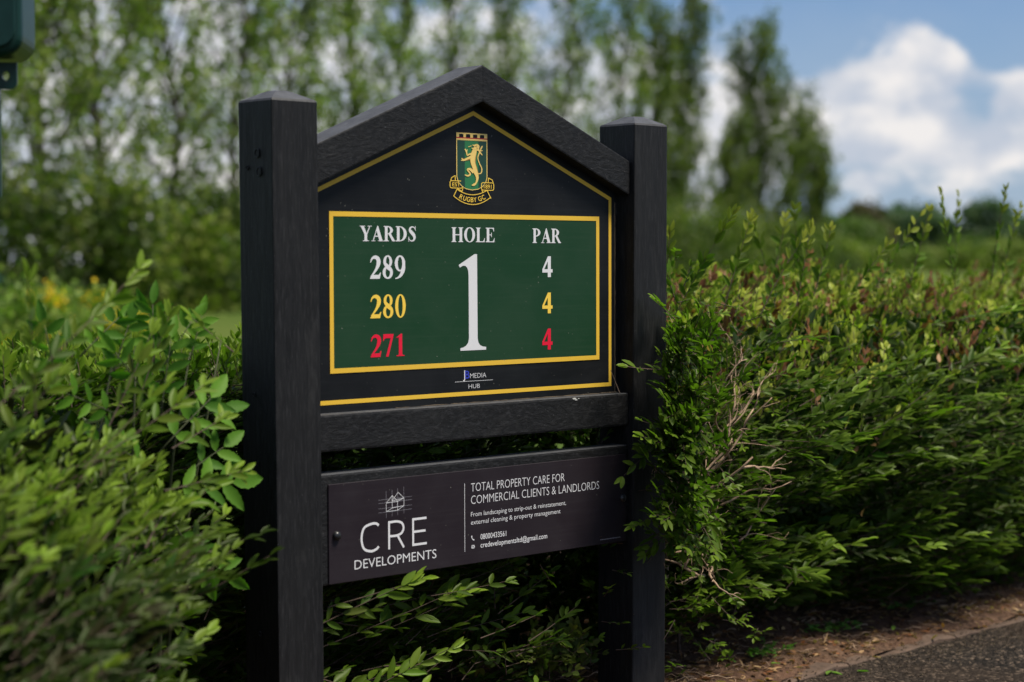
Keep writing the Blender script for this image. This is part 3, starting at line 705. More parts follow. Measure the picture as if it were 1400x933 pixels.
def bake_twigs(tw, name, mat, parent):
    V = []; idx = []; k3 = np.arange(3) * 2 * math.pi / 3; nb = 0
    for pts, r_ in tw:
        d = unit(pts[-1] - pts[0]); s_ = unit(np.cross(d, [0.1, .2, 1])); t_ = np.cross(d, s_)
        m = len(pts)
        rr = r_ * np.linspace(1.2, .5, m)
        ring = pts[:, None] + (np.cos(k3)[None, :, None] * s_ + np.sin(k3)[None, :, None] * t_) * rr[:, None, None]
        V.append(ring.reshape(-1, 3))
        for i in range(m - 1):
            for k in range(3): idx += [nb + 3 * i + k, nb + 3 * i + (k + 1) % 3, nb + 3 * i + 3 + (k + 1) % 3, nb + 3 * i + 3 + k]
        nb += 3 * m
    me = np_mesh(name, np.concatenate(V), np.array(idx), np.full(len(idx) // 4, 4))
    o = link(name, me, mat, parent); o['kind'] = 'stuff'; return o
G_DARK = np.array((.024, .047, .007)); G_MID = np.array((.060, .106, .010)); G_LITE = np.array((.155, .24, .024)); G_YEL = np.array((.31, .335, .045)); G_BRZ = np.array((.17, .075, .035)); G_DEAD = np.array((.30, .17, .085))
CAMN = np.array(CAM); FW = np.array(fwd); RT = np.array(rgt); UPV = np.array(upv)
def project(P_):
    d = P_ - CAMN; z__ = d @ FW; return 700 + FPX * (d @ RT) / z__, 466.5 - FPX * (d @ UPV) / z__, z__
LEAF_PROTOS = {}
def leaf_proto(tint_key, tint, mat, wr, name):
    key = (name, tint_key, round(wr, 2))
    if key not in LEAF_PROTOS:
        V0, F0 = leaf_template(4, .10, .13); V = V0 * np.array((1, wr, .6))
        me = np_mesh(name, V, np.concatenate([np.array(f) for f in F0]), np.array([len(f) for f in F0]), np.tile(tint, (len(V0), 1)))
        me.materials.append(mat); LEAF_PROTOS[key] = me
    return LEAF_PROTOS[key]
def single_out(lv, me_all, parent, mat, nmax=300, wr=.36, name='leaf'):
    """turn the leaves that show largest into objects of their own; returns the mask of the rest"""
    x_, y_, z__ = project(lv.P + lv.D * (lv.L * .5)[:, None])
    view = (lv.P - CAMN); view /= np.linalg.norm(view, axis=1)[:, None]
    cr = np.linalg.norm(np.cross(lv.D, view), axis=1); face = np.abs((lv.N * view).sum(1))
    score = lv.L * cr * (.35 + .65 * face) / z__
    ok = (x_ > 5) & (x_ < 1395) & (y_ > 5) & (y_ < 928) & (z__ > .5)
    score = np.where(ok, score, 0); order = np.argsort(-score)[:nmax * 5]
    bv = BVHTree.FromPolygons([tuple(v) for v in SIGNBOX_V] , SIGNBOX_F)
    bl = BVHTree.FromObject(me_all, bpy.context.evaluated_depsgraph_get()) if not isinstance(me_all, BVHTree) else me_all
    pick = []
    for i in order:
        q = Vector(lv.P[i] + lv.D[i] * lv.L[i] * .5); dd = q - CAM; dist = dd.length; dd.normalize()
        if bv.ray_cast(CAM, dd, dist - .003)[0] is not None: continue
        h = bl.ray_cast(CAM, dd, dist - .004)
        if h[0] is not None: continue
        pick.append(i)
        if len(pick) >= nmax: break
    for i in pick:
        tk = tuple(np.round(lv.T[i] / np.array((.02, .02, .012))).astype(int)); tint = np.array(tk) * np.array((.02, .02, .012))
        tint = np.maximum(tint, .006)
        me = leaf_proto(tk, tint, mat, wr, name)
        o = bpy.data.objects.new(name, me); COL.objects.link(o)
        l_ = lv.L[i]; w_ = lv.W[i] / wr
        m = Matrix((tuple(lv.D[i] * l_) + (0,), tuple(lv.S[i] * w_) + (0,), tuple(lv.N[i] * l_) + (0,), (0, 0, 0, 1))).transposed()
        m.translation = Vector(lv.P[i]) - parent.location; o.matrix_local = m; o.parent = parent
    rest = np.ones(len(lv.P), bool); rest[pick] = False
    return rest
SIGNBOX_V = [(x_, y_, z__) for (a, b, c, d) in ((0, .098, -.1, 1.23), (.9, .999, -.1, 1.23), (.098, .9, .6135, 1.09), (.098, .9, .3745, .5735)) for x_, z__ in ((a, c), (b, c), (b, d), (a, d)) for y_ in (.01,)] 
SIGNBOX_F = [(4 * i, 4 * i + 1, 4 * i + 2, 4 * i + 3) for i in range(4)]
def finish_plant(root, lv, tw, mat, tpl, nmax=300, wr=.36, leafname='leaf', twigmat=None, clip=True):
    lv.cat()
    if clip:
        tip = lv.P + lv.D * lv.L[:, None]; mid = lv.P + lv.D * (lv.L * .5)[:, None]
        lv.keep(~(in_sign(lv.P) | in_sign(tip) | in_sign(mid)))
    tmp = bpy.data.objects.new('t', bake(lv, 't', tpl)); 
    me = tmp.data; bl = BVHTree.FromPolygons([tuple(v.co) for v in me.vertices], [tuple(p.vertices) for p in me.polygons])
    rest = single_out(lv, bl, root, mat, nmax, wr, leafname)
    bpy.data.objects.remove(tmp); bpy.data.meshes.remove(me)
    loc = np.array(root.location); lv.P = lv.P - loc
    o = link('foliage', bake(lv, 'foliage', tpl, m=rest), mat, root); o['kind'] = 'stuff'
    bake_twigs([(p - loc, r_) for p, r_ in tw], 'twigs', twigmat or M_TWIG, root)
T3 = leaf_template(3)

from mathutils.noise import noise as mnoise
def wob(x_, y_, z__, s=0):
    return .045 * math.sin(3.1 * x_ + 1.7 * z__ + s) + .03 * math.sin(7.3 * x_ - 5.1 * z__ + 2 * s) + .02 * math.sin(13 * z__ + 5 * y_ + s)

# --- right hedge: from behind the right post to beyond the right edge of the view
def hedge_right():
    root = empty('privet_hedge', (2.2, .8, 0))
    tag(root, 'dense green hedge with bare tan twigs filling the right of the sign beside the path', 'hedge', 'clipped hedge around the sign')
    rng = np.random.default_rng(3); lv = Leaves(); tw = []
    prof = [(.36, .08), (.19, .14), (.06, .24), (.0, .42), (-.02, .56), (.02, .68), (.10, .765), (.24, .815), (.5, .85), (.9, .875), (1.25, .85)]
    seg = [math.dist(prof[i], prof[i + 1]) for i in range(len(prof) - 1)]; cum = np.cumsum([0] + seg)
    def y0(x_): return -.01 + .03 * (x_ - 1.0)
    def surf(x_, s_):
        k = min(len(seg) - 1, int(np.searchsorted(cum, s_) - 1)); k = max(0, k); f = (s_ - cum[k]) / seg[k]
        a, b = prof[k], prof[k + 1]; yy = a[0] + (b[0] - a[0]) * f; zz = a[1] + (b[1] - a[1]) * f
        ny, nz = -(b[1] - a[1]), (b[0] - a[0]); l = math.hypot(ny, nz); ny, nz = ny / l, nz / l
        if nz < 0 and zz > .6: ny, nz = ny, nz
        dd = wob(x_, yy, zz)
        end = max(0, (1.22 - x_) / .26)       # round the left end off
        yy2 = y0(x_) + yy + ny * dd + .09 * end ** 2 * (1 if zz > .2 else .5); zz2 = zz + nz * dd - .05 * end ** 2
        return np.array((x_, yy2, zz2)), np.array((0, ny, nz))
    n_sh = 6000
    for i in range(n_sh):
        x_ = 1.0 + 3.6 * rng.random() ** 1.15; s_ = rng.random() * cum[-1]
        if x_ > 3.2 and rng.random() < .25: continue
        p, nr = surf(x_, s_)
        top = max(0, nr[2]); top = (.8 if rng.random() < min(1, max(0, (top - .2) / .6)) else .3) if top > .2 else top
        # worn, half bare patch at the left end of the hedge
        bare = math.exp(-(((x_ - 1.13) / .13) ** 2 + ((p[2] - .56) / .17) ** 2)) + .8 * math.exp(-(((x_ - 1.09) / .13) ** 2 + ((p[2] - .30) / .10) ** 2))
        if p[1] < .35 and rng.random() < bare * .88: continue
        left = max(0, 1 - (x_ - 1.0) / .35)
        if top > .6:
            d = np.array((.35 + rng.normal(0, .4), rng.normal(-.1, .4), .85)); L = rng.uniform(.04, .11)
            if rng.random() < .05: L = rng.uniform(.14, .24)
        else:
            d = np.array((.9 - 1.5 * left + rng.normal(0, .28), -.62 + .2 * left + rng.normal(0, .22), .24 + rng.normal(0, .2) + .6 * top)); L = rng.uniform(.09, .22)
        inner = rng.random() ** 1.6 * .12
        if top < .6:
            cn = mnoise(Vector((p[0] * 4.5, p[1] * 4, p[2] * 13 - p[0] * 2.5)))
            if cn < -.05 and rng.random() < .8: inner += .09; dk = .65
            else: inner -= .05 * max(0, cn) * 2; dk = 1
        p = p - nr * inner - unit(d) * L * .55
        r_ = rng.random()
        if top > .45:
            t = G_MID * 1.3 + (G_YEL - G_MID) * rng.random() ** .8 * .95  # yellow young growth, with sunlit brightness of the top added to the tint
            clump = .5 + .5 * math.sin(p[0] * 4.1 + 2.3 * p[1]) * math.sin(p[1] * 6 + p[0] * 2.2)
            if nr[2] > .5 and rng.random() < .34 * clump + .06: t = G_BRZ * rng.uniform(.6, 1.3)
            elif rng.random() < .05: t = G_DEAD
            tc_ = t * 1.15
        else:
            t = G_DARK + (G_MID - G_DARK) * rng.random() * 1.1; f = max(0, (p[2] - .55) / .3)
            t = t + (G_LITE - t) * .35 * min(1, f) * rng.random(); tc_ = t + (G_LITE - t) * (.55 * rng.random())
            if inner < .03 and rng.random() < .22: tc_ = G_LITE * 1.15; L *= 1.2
        up = (0, -.25, 1) if top < .6 else (rng.normal(), rng.normal(), .2)
        shoot(lv, tw, p, d, L, rng, t, size=rng.uniform(.034, .047) * (.62 if top > .6 else .78 if bare > .35 else 1), up=up, sp=(.015 if top > .6 else .0215), wr=(.42 if top > .6 else .31), tipcol=tc_, droop=.08 if top < .5 else 0, ang=36 if top < .6 else 32, keepp=.9)
    # end face behind and beside the post, reaching past it
    for i in range(560):
        z__ = .12 + .70 * rng.random(); yy = .13 + .9 * rng.random() ** 1.3
        x_ = 1.0 + .05 * math.sin(9 * z__) + rng.uniform(-.02, .12); d = np.array((-.8 + rng.normal(0, .35), -.3 + rng.normal(0, .35), .25 + rng.normal(0, .35))); L = rng.uniform(.07, .17)
        if yy < .3: d[0] *= .4
        shoot(lv, tw, np.array((x_, yy, z__)) - unit(d) * L * .5, d, L, rng, G_DARK + (G_MID - G_DARK) * rng.random(), size=.034, tipcol=G_MID, keepp=.9)
    # sprays that lean out across the face of the right post and over the panel edge
    for (x_, y_, z__, dx, dy, dz, L) in ((1.08, -.03, .72, -1, -.28, .28, .20), (1.05, -.02, .80, -.9, -.2, .42, .17), (1.06, -.04, .66, -1, -.3, .12, .20), (1.09, -.03, .60, -1, -.3, .03, .20), (1.04, -.03, .575, -1, -.32, .10, .25),
            (1.07, -.03, .53, -1, -.30, .22, .26), (1.08, -.03, .50, -.8, -.3, -.1, .17), (1.05, -.03, .45, -.5, -.2, -.6, .15), (1.10, -.03, .76, -.6, -.3, .6, .16), (1.09, -.04, .70, -.8, -.35, -.1, .15), (1.03, -.03, .64, -.9, -.3, .5, .14), (1.1, -.05, .42, -.4, -.3, -.4, .14)):
        shoot(lv, tw, np.array((x_, y_, z__)), (dx, dy, dz), L, rng, G_MID * rng.uniform(.8, 1.3), size=.038, tipcol=G_LITE * .9, up=(0, -.6, .8), keepp=.92)
    for i in range(190):
        hz_ = rng.uniform(.36, .80); q = np.array((rng.uniform(.905 + .05 * abs(hz_ - .58) / .2, 1.05), rng.uniform(-.10, -.03), hz_))
        shoot(lv, tw, q, (-.55 + rng.normal(0, .35), -.28 + rng.normal(0, .2), .25 + rng.normal(0, .4)), rng.uniform(.07, .14), rng, G_DARK + (G_MID - G_DARK) * (.4 + .9 * rng.random()), size=.034, tipcol=G_MID + (G_LITE - G_MID) * .8 * rng.random(), up=(0, -.6, .8), keepp=.85)
    # round small leaves inside the bare patch
    for i in range(520):
        a, b = (1.13, .56) if rng.random() < .62 else (1.09, .28)
        p = np.array((a + rng.normal(0, .13), .0 + abs(rng.normal(0, .08)), b + rng.normal(0, .14)))
        d = rng.normal(0, 1, 3) + np.array((.1, -.5, .3))
        shoot(lv, tw, p, d, rng.uniform(.03, .07), rng, G_MID * rng.uniform(.6, 1.4), size=.021, wr=.42, tipcol=G_LITE * rng.uniform(.5, 1.1), ang=55)
    # a few dead brown leaves
    for i in range(26):
        p = np.array((1.07 + rng.normal(0, .03), -.03 + rng.normal(0, .02), .76 + rng.normal(0, .04))) if i < 9 else np.array((1.1 + rng.random() * 1.5, rng.uniform(0, .1), .3 + rng.random() * .5))
        lv.add(p[None], rng.normal(0, 1, (1, 3)), rng.normal(0, 1, (1, 3)), np.array([.03]), np.array([.013]), (G_DEAD * rng.uniform(.8, 1.5))[None])
    # loose leaves filling the inside, so that no light comes through
    m = 34000
    xx = 1.03 + 3.7 * RNG.random(m); zz = .08 + .72 * RNG.random(m); yy = np.array([y0(a) for a in xx]) + .12 + 1.05 * RNG.random(m) ** 1.4 + np.where(zz < .22, .25, 0)
    lv.add(np.stack([xx, yy, zz], 1), RNG.normal(0, 1, (m, 3)), RNG.normal(0, 1, (m, 3)), RNG.uniform(.034, .05, m), RNG.uniform(.013, .02, m), G_DARK[None] * RNG.uniform(.6, 1.2, (m, 1)))
    # long young shoots standing above the top
    tall = [(2.60, .25, .82, .12, -.05, 1, .27), (2.72, .30, .80, .35, 0, 1, .26), (2.50, .3, .82, -.35, 0, 1, .26), (2.12, .3, .80, .75, -.1, .85, .26), (2.45, .42, .80, .5, 0, 1, .24), (2.2, .6, .84, -.1, 0, 1, .2), (2.02, .55, .83, .45, 0, 1, .18), (1.95, .5, .82, -.35, 0, 1, .2),
            (1.13, .10, .76, .42, -.3, 1, .27), (1.16, .12, .80, -.35, .1, 1, .19), (1.30, .1, .78, .3, -.1, 1, .2), (1.45, .12, .76, .55, -.1, 1, .2), (1.62, .15, .78, .3, 0, 1, .2), (1.75, .2, .8, .5, 0, 1, .18), (1.22, .2, .8, 0, 0, 1, .16), (1.9, .2, .8, .6, -.2, .8, .2), (2.9, .3, .8, .2, 0, 1, .3), (2.8, .5, .8, .0, 0, 1, .28)]
    for x_, y_, z__, dx, dy, dz, L in tall:
        shoot(lv, tw, np.array((x_, y_, z__ + .065)), (dx, dy, dz), L, rng, G_MID * 1.2, size=.034, sp=.02, up=(-.4, -.8, .1), tipcol=G_YEL * .85, ang=38, keepp=.9)
    finish_plant(root, lv, tw, M_LEAF, T3)
    # bare branches in the worn end: each one its own part
    rr = random.Random(5)
    def branch(p, d, L, r0, mat=M_DRYTWIG, fork=2):
        bm = bmesh.new()
        def grow(p, d, L, r0, depth):
            pts = [p.copy()]; rad_ = [r0]; m_ = 7; q = p.copy(); dd = d.normalized()
            for i in range(m_):
                dd = (dd + Vector((rr.uniform(-1, 1), rr.uniform(-1, 1), rr.uniform(-1, 1))) * .36).normalized(); q = q + dd * (L / m_); pts.append(q.copy()); rad_.append(r0 * (1 - .62 * (i + 1) / m_) * rr.uniform(.85, 1.15))
                if depth and rr.random() < .42: grow(q.copy(), (dd + Vector((rr.uniform(-1, 1), rr.uniform(-.8, .5), rr.uniform(-.7, 1))) * .9), L * rr.uniform(.3, .55), r0 * .5, depth - 1)
            tube(bm, pts, rad_, 6)
        grow(Vector(p) - root.location, Vector(d), L, r0, fork)
        return bmobj('branch', bm, mat, root, smooth=True)
    for p, d, L, r0 in (((1.25, .10, .36), (-.06, -.05, 1), .28, .0065), ((1.23, .07, .44), (-.35, -.1, 1), .26, .0055), ((1.26, .08, .46), (.3, -.1, 1), .26, .005), ((1.24, .06, .52), (-.8, -.2, .7), .24, .0045), ((1.27, .06, .52), (.9, -.1, .55), .24, .004),
            ((1.25, .05, .56), (.1, -.3, 1), .18, .004), ((1.19, .05, .60), (-.5, -.2, 1), .18, .0035), ((1.30, .05, .58), (.7, -.3, .9), .16, .003), ((1.22, .16, .12), (.12, -.2, 1), .30, .0085),
            ((1.28, .08, .27), (-.9, -.15, .35), .22, .005), ((1.25, .06, .32), (-.7, -.1, .1), .20, .004), ((1.24, .06, .30), (-.8, -.1, .3), .2, .0035), ((1.30, .06, .29), (-.8, -.1, .15), .22, .0045), ((1.18, .05, .3), (.5, -.2, .7), .18, .003), ((1.20, .04, .36), (-.4, -.2, 1), .2, .003), ((1.34, .06, .52), (-.5, -.2, .9), .22, .0035), ((1.22, .05, .48), (.4, -.2, .9), .24, .004), ((1.18, .05, .44), (-.6, -.2, .8), .2, .0035), ((1.28, .05, .66), (.3, -.2, .9), .14, .0025), ((1.36, .05, .34), (.6, -.2, .5), .18, .003),
            ((1.32, .07, .42), (.9, -.2, .2), .2, .003), ((1.35, .06, .62), (.8, -.2, .5), .18, .0028), ((1.16, .04, .70), (-.2, -.2, 1), .14, .0028)):
        branch((p[0] - .12, p[1] - .045, p[2]), (d[0], d[1] * .6, d[2]), L * .85, r0 * .85)
    for p, d, L, r0 in (((1.33, .26, -.02), (-.15, -.3, 1), .22, .006), ((1.52, .5, -.02), (.1, -.2, 1), .3, .009), ((1.9, .55, -.02), (-.1, -.2, 1), .3, .01), ((2.3, .6, -.02), (.1, -.2, 1), .3, .009), ((2.8, .6, -.02), (0, -.2, 1), .3, .01), ((1.25, .42, -.02), (0, -.1, 1), .3, .011)):
        branch(p, d, L, r0, M_TWIG, 1)
hedge_right()

# --- left hedge: comes forward of the sign, towards the camera
def hedge_left():
    root = empty('privet_hedge', (-.9, -.2, 0))
    tag(root, 'dark hedge in the left foreground, out of focus, its shoots pointing to the left post', 'hedge', 'clipped hedge around the sign')
    rng = np.random.default_rng(8); lv = Leaves(); tw = []
    A = np.array((-.09, .02)); B = np.array((-1.55, -1.10)); u = B - A; Ln = np.linalg.norm(u); u = u / Ln; nr2 = np.array((-u[1], u[0])); nr2 = nr2 if nr2 @ (np.array((-1.9, -2.6)) - A) > 0 else -nr2
    nrm3 = np.array((nr2[0], nr2[1], 0)); 
    prof = [(.30, .04), (.16, .12), (.04, .26), (-.02, .40), (0, .51), (.06, .58), (.16, .615), (.4, .625), (.8, .62)]
    seg = [math.dist(prof[i], prof[i + 1]) for i in range(len(prof) - 1)]; cum = np.cumsum([0] + seg)
    for i in range(2700):
        s1 = rng.random() * Ln; s_ = rng.random() * cum[-1]
        k = max(0, int(np.searchsorted(cum, s_) - 1)); f = (s_ - cum[k]) / seg[k]; a, b = prof[k], prof[k + 1]
        dep = a[0] + (b[0] - a[0]) * f; zz = a[1] + (b[1] - a[1]) * f
        nd, nz = (b[1] - a[1]), (b[0] - a[0]); l = math.hypot(nd, nz); nd, nz = nd / l, nz / l
        rise = .045 * max(0, 1 - s1 / .5); zz += rise if zz > .5 else 0
        dd = wob(s1 * 1.3 + 5, dep, zz, 1.3) * 1.2 - .10 * max(0, 1 - s1 / .5)
        p2 = A + u * s1 + nr2 * (-dep + nd * dd); p = np.array((p2[0], p2[1], zz + nz * dd))
        if s1 < .72 - .5 * zz and zz < .43 and rng.random() < .95: continue       # dark hollow by the post
        if s1 < .36 and rng.random() < .60: continue
        top = max(0, nz)
        if top > .6: d = np.array((.75 + rng.normal(0, .3), .1 + rng.normal(0, .3), .65)); L = rng.uniform(.07, .15)
        else: d = np.array((.85 + rng.normal(0, .16), .05 + rng.normal(0, .22), .40 + rng.normal(0, .13))); L = rng.uniform(.14, .29)
        inner = rng.random() ** 1.6 * .12
        if nz < .6:
            cn = mnoise(Vector((p[0] * 4.5, p[1] * 4.5 + 3, p[2] * 12 - p[0] * 4)))
            if cn < .03 and rng.random() < .9: inner += .13
            else: inner -= .16 * max(0, cn)
        p = p - nrm3 * inner * (1 - top) - unit(d) * L * .5
        t = (G_DARK * .6 + (G_MID - G_DARK) * rng.random() ** 2.5 * .4) * np.array((1, 1, .7)); tc_ = t + (G_LITE - t) * rng.random() ** 2.6 * .65  # darker tints than the other hedges: shade on this one put into leaf colour
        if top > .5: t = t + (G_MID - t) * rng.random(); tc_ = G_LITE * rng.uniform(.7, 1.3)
        shoot(lv, tw, p, d, L, rng, t, size=rng.uniform(.030, .038), up=(-.3, -.35, 1), tipcol=tc_, droop=.05, keepp=.9, wr=.28, ang=31, sp=.019)
    m = 16000
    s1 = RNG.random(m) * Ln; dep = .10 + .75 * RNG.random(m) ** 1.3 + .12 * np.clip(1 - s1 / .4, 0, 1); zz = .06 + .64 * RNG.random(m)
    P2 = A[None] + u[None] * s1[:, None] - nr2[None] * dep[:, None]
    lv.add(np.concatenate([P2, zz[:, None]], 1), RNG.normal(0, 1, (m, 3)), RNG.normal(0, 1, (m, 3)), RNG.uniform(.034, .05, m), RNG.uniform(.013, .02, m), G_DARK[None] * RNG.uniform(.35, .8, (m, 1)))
    # shoots reaching over to the left post, and the tall ones on top
    for x_, y_, z__, dx, dy, dz, L in ((-.38, -.20, .54, 1, .25, .40, .22), (-.36, -.17, .49, 1, .3, .20, .20), (-.34, -.18, .60, 1, .2, .1, .18), (-.42, -.22, .45, 1, .2, .3, .18), (-.30, -.14, .66, .9, .2, .3, .13), (-.52, -.30, .33, 1, .1, .3, .2),
            (-.70, -.34, .76, .85, .15, .55, .32), (-.74, -.30, .64, .8, .2, .7, .24), (-.64, -.33, .74, -.05, 0, 1, .19), (-.40, -.12, .70, .6, .1, .9, .17), (-.30, -.05, .74, .5, .1, 1, .15), (-.10, -.02, .80, -.9, -.1, .6, .12), (-.55, -.3, .66, .75, .2, .5, .2), (-.5, -.24, .66, .95, .2, .4, .24)):
        shoot(lv, tw, np.array((x_, y_, z__)), (dx, dy, dz), L, rng, G_MID * rng.uniform(.8, 1.2), size=.040, wr=.30, ang=32, tipcol=G_LITE * 1.0, up=(-.2, -.6, .8), keepp=.97)
    finish_plant(root, lv, tw, M_LEAF, T3)
hedge_left()

# --- the strip of hedge behind the sign
def hedge_mid():
    root = empty('privet_hedge', (.45, .5, 0))
    tag(root, 'shaded low hedge seen under and between the boards behind the sign', 'hedge', 'clipped hedge around the sign')
    rng = np.random.default_rng(21); lv = Leaves(); tw = []
    for i in range(1500):
        x_ = -.3 + 1.0 * rng.random(); zz = .05 + .68 * rng.random(); low = zz < .4
        yy = .16 + .05 * math.sin(5 * x_ + 3 * zz) + .05 * math.sin(11 * zz) + (.04 if zz < .2 else 0) + rng.random() * .15
        if low and rng.random() < .12 + .3 * (x_ > .5): continue
        d = np.array((.8 + rng.normal(0, .35), -.35 + rng.normal(0, .3), .25 + rng.normal(0, .28))); L = rng.uniform(.08, .2)
        t = G_DARK + (G_MID - G_DARK) * rng.random()
        shoot(lv, tw, np.array((x_, yy, zz)) - unit(d) * L * .5, d, L, rng, t, size=.037, wr=.32, tipcol=t + (G_LITE - t) * .9 * rng.random() ** 2, keepp=.9)
    for i in range(420):     # rounded top of the strip
        x_ = -.4 + 1.5 * rng.random(); yy = .25 + .7 * rng.random(); d = np.array((rng.normal(.1, .4), rng.normal(0, .4), 1)); L = rng.uniform(.06, .14)
        shoot(lv, tw, np.array((x_, yy, .72)) - unit(d) * L * .4, d, L, rng, G_MID * rng.uniform(.7, 1.5), size=.034, tipcol=G_LITE)
    # bright shoots leaning out under the sponsor board
    for x_, y_, z__, dx, dy, dz, L in ((.10, .05, .29, 1, -.3, .42, .22), (.14, .04, .33, 1, -.35, .20, .20), (.16, .08, .25, 1, -.2, .25, .30), (.24, .08, .25, 1, -.15, .22, .26), (.06, .08, .16, 1, -.2, .12, .24), (.05, .03, .11, 1, -.25, .2, .26), (.02, .02, .09, 1, -.2, .05, .22), (.12, .05, .13, 1, -.1, .33, .30),
            (.08, .06, .22, .8, -.2, -.3, .18), (.3, .1, .3, 1, -.1, .1, .22), (.55, .14, .22, 1, -.1, .1, .16), (.62, .12, .16, .9, -.3, .1, .15), (.10, .05, .05, 1, -.3, .3, .22)):
        shoot(lv, tw, np.array((x_, y_, z__)), (dx, dy, dz), L, rng, G_MID * rng.uniform(.9, 1.3), size=.045, wr=.30, tipcol=G_LITE * 1.1, up=(-.1 + rng.normal(0, .3), -.7, .7), keepp=.68, sp=.026)
    for i in range(46):
        z__ = rng.uniform(.03, .34); x_ = rng.uniform(.02, .66); q = np.array((x_, rng.uniform(.03, .13), z__))
        shoot(lv, tw, q, (.9, rng.normal(-.15, .2), rng.normal(.15, .25)), rng.uniform(.08, .16), rng, (G_DARK + (G_MID - G_DARK) * rng.random()) * .8, size=.034, wr=.30, tipcol=G_MID * rng.uniform(.8, 1.6), keepp=.8)
    m = 15000
    xx = -.45 + 1.6 * RNG.random(m); yy = .34 + .8 * RNG.random(m); zz = .05 + .66 * RNG.random(m)
    lv.add(np.stack([xx, yy, zz], 1), RNG.normal(0, 1, (m, 3)), RNG.normal(0, 1, (m, 3)), RNG.uniform(.034, .05, m), RNG.uniform(.013, .02, m), G_DARK[None] * RNG.uniform(.6, 1.2, (m, 1)))
    finish_plant(root, lv, tw, M_LEAF, T3, 200)
hedge_mid()

# --- small bushy seedling at the foot of the right post, left side
def seedling():
    root = empty('seedling_bush', (.72, .10, .02))
    tag(root, 'small olive leafed bush at ground level against the foot of the right post', 'bush')
    rng = np.random.default_rng(33); lv = Leaves(); tw = []
    for i in range(70):
        p = np.array((.74 + rng.normal(0, .07), .10 + rng.normal(0, .03), .09 + rng.random() * .09)); d = rng.normal(0, .7, 3) + np.array((0, -.3, .5))
        if .895 < p[0]: continue
        shoot(lv, tw, p, d, rng.uniform(.03, .06), rng, np.array((.06, .085, .02)) * rng.uniform(.7, 1.4), size=.026, wr=.5, ang=60, tipcol=np.array((.11, .13, .03)))
    finish_plant(root, lv, tw, M_LEAF, T3, 120, wr=.5)
seedling()

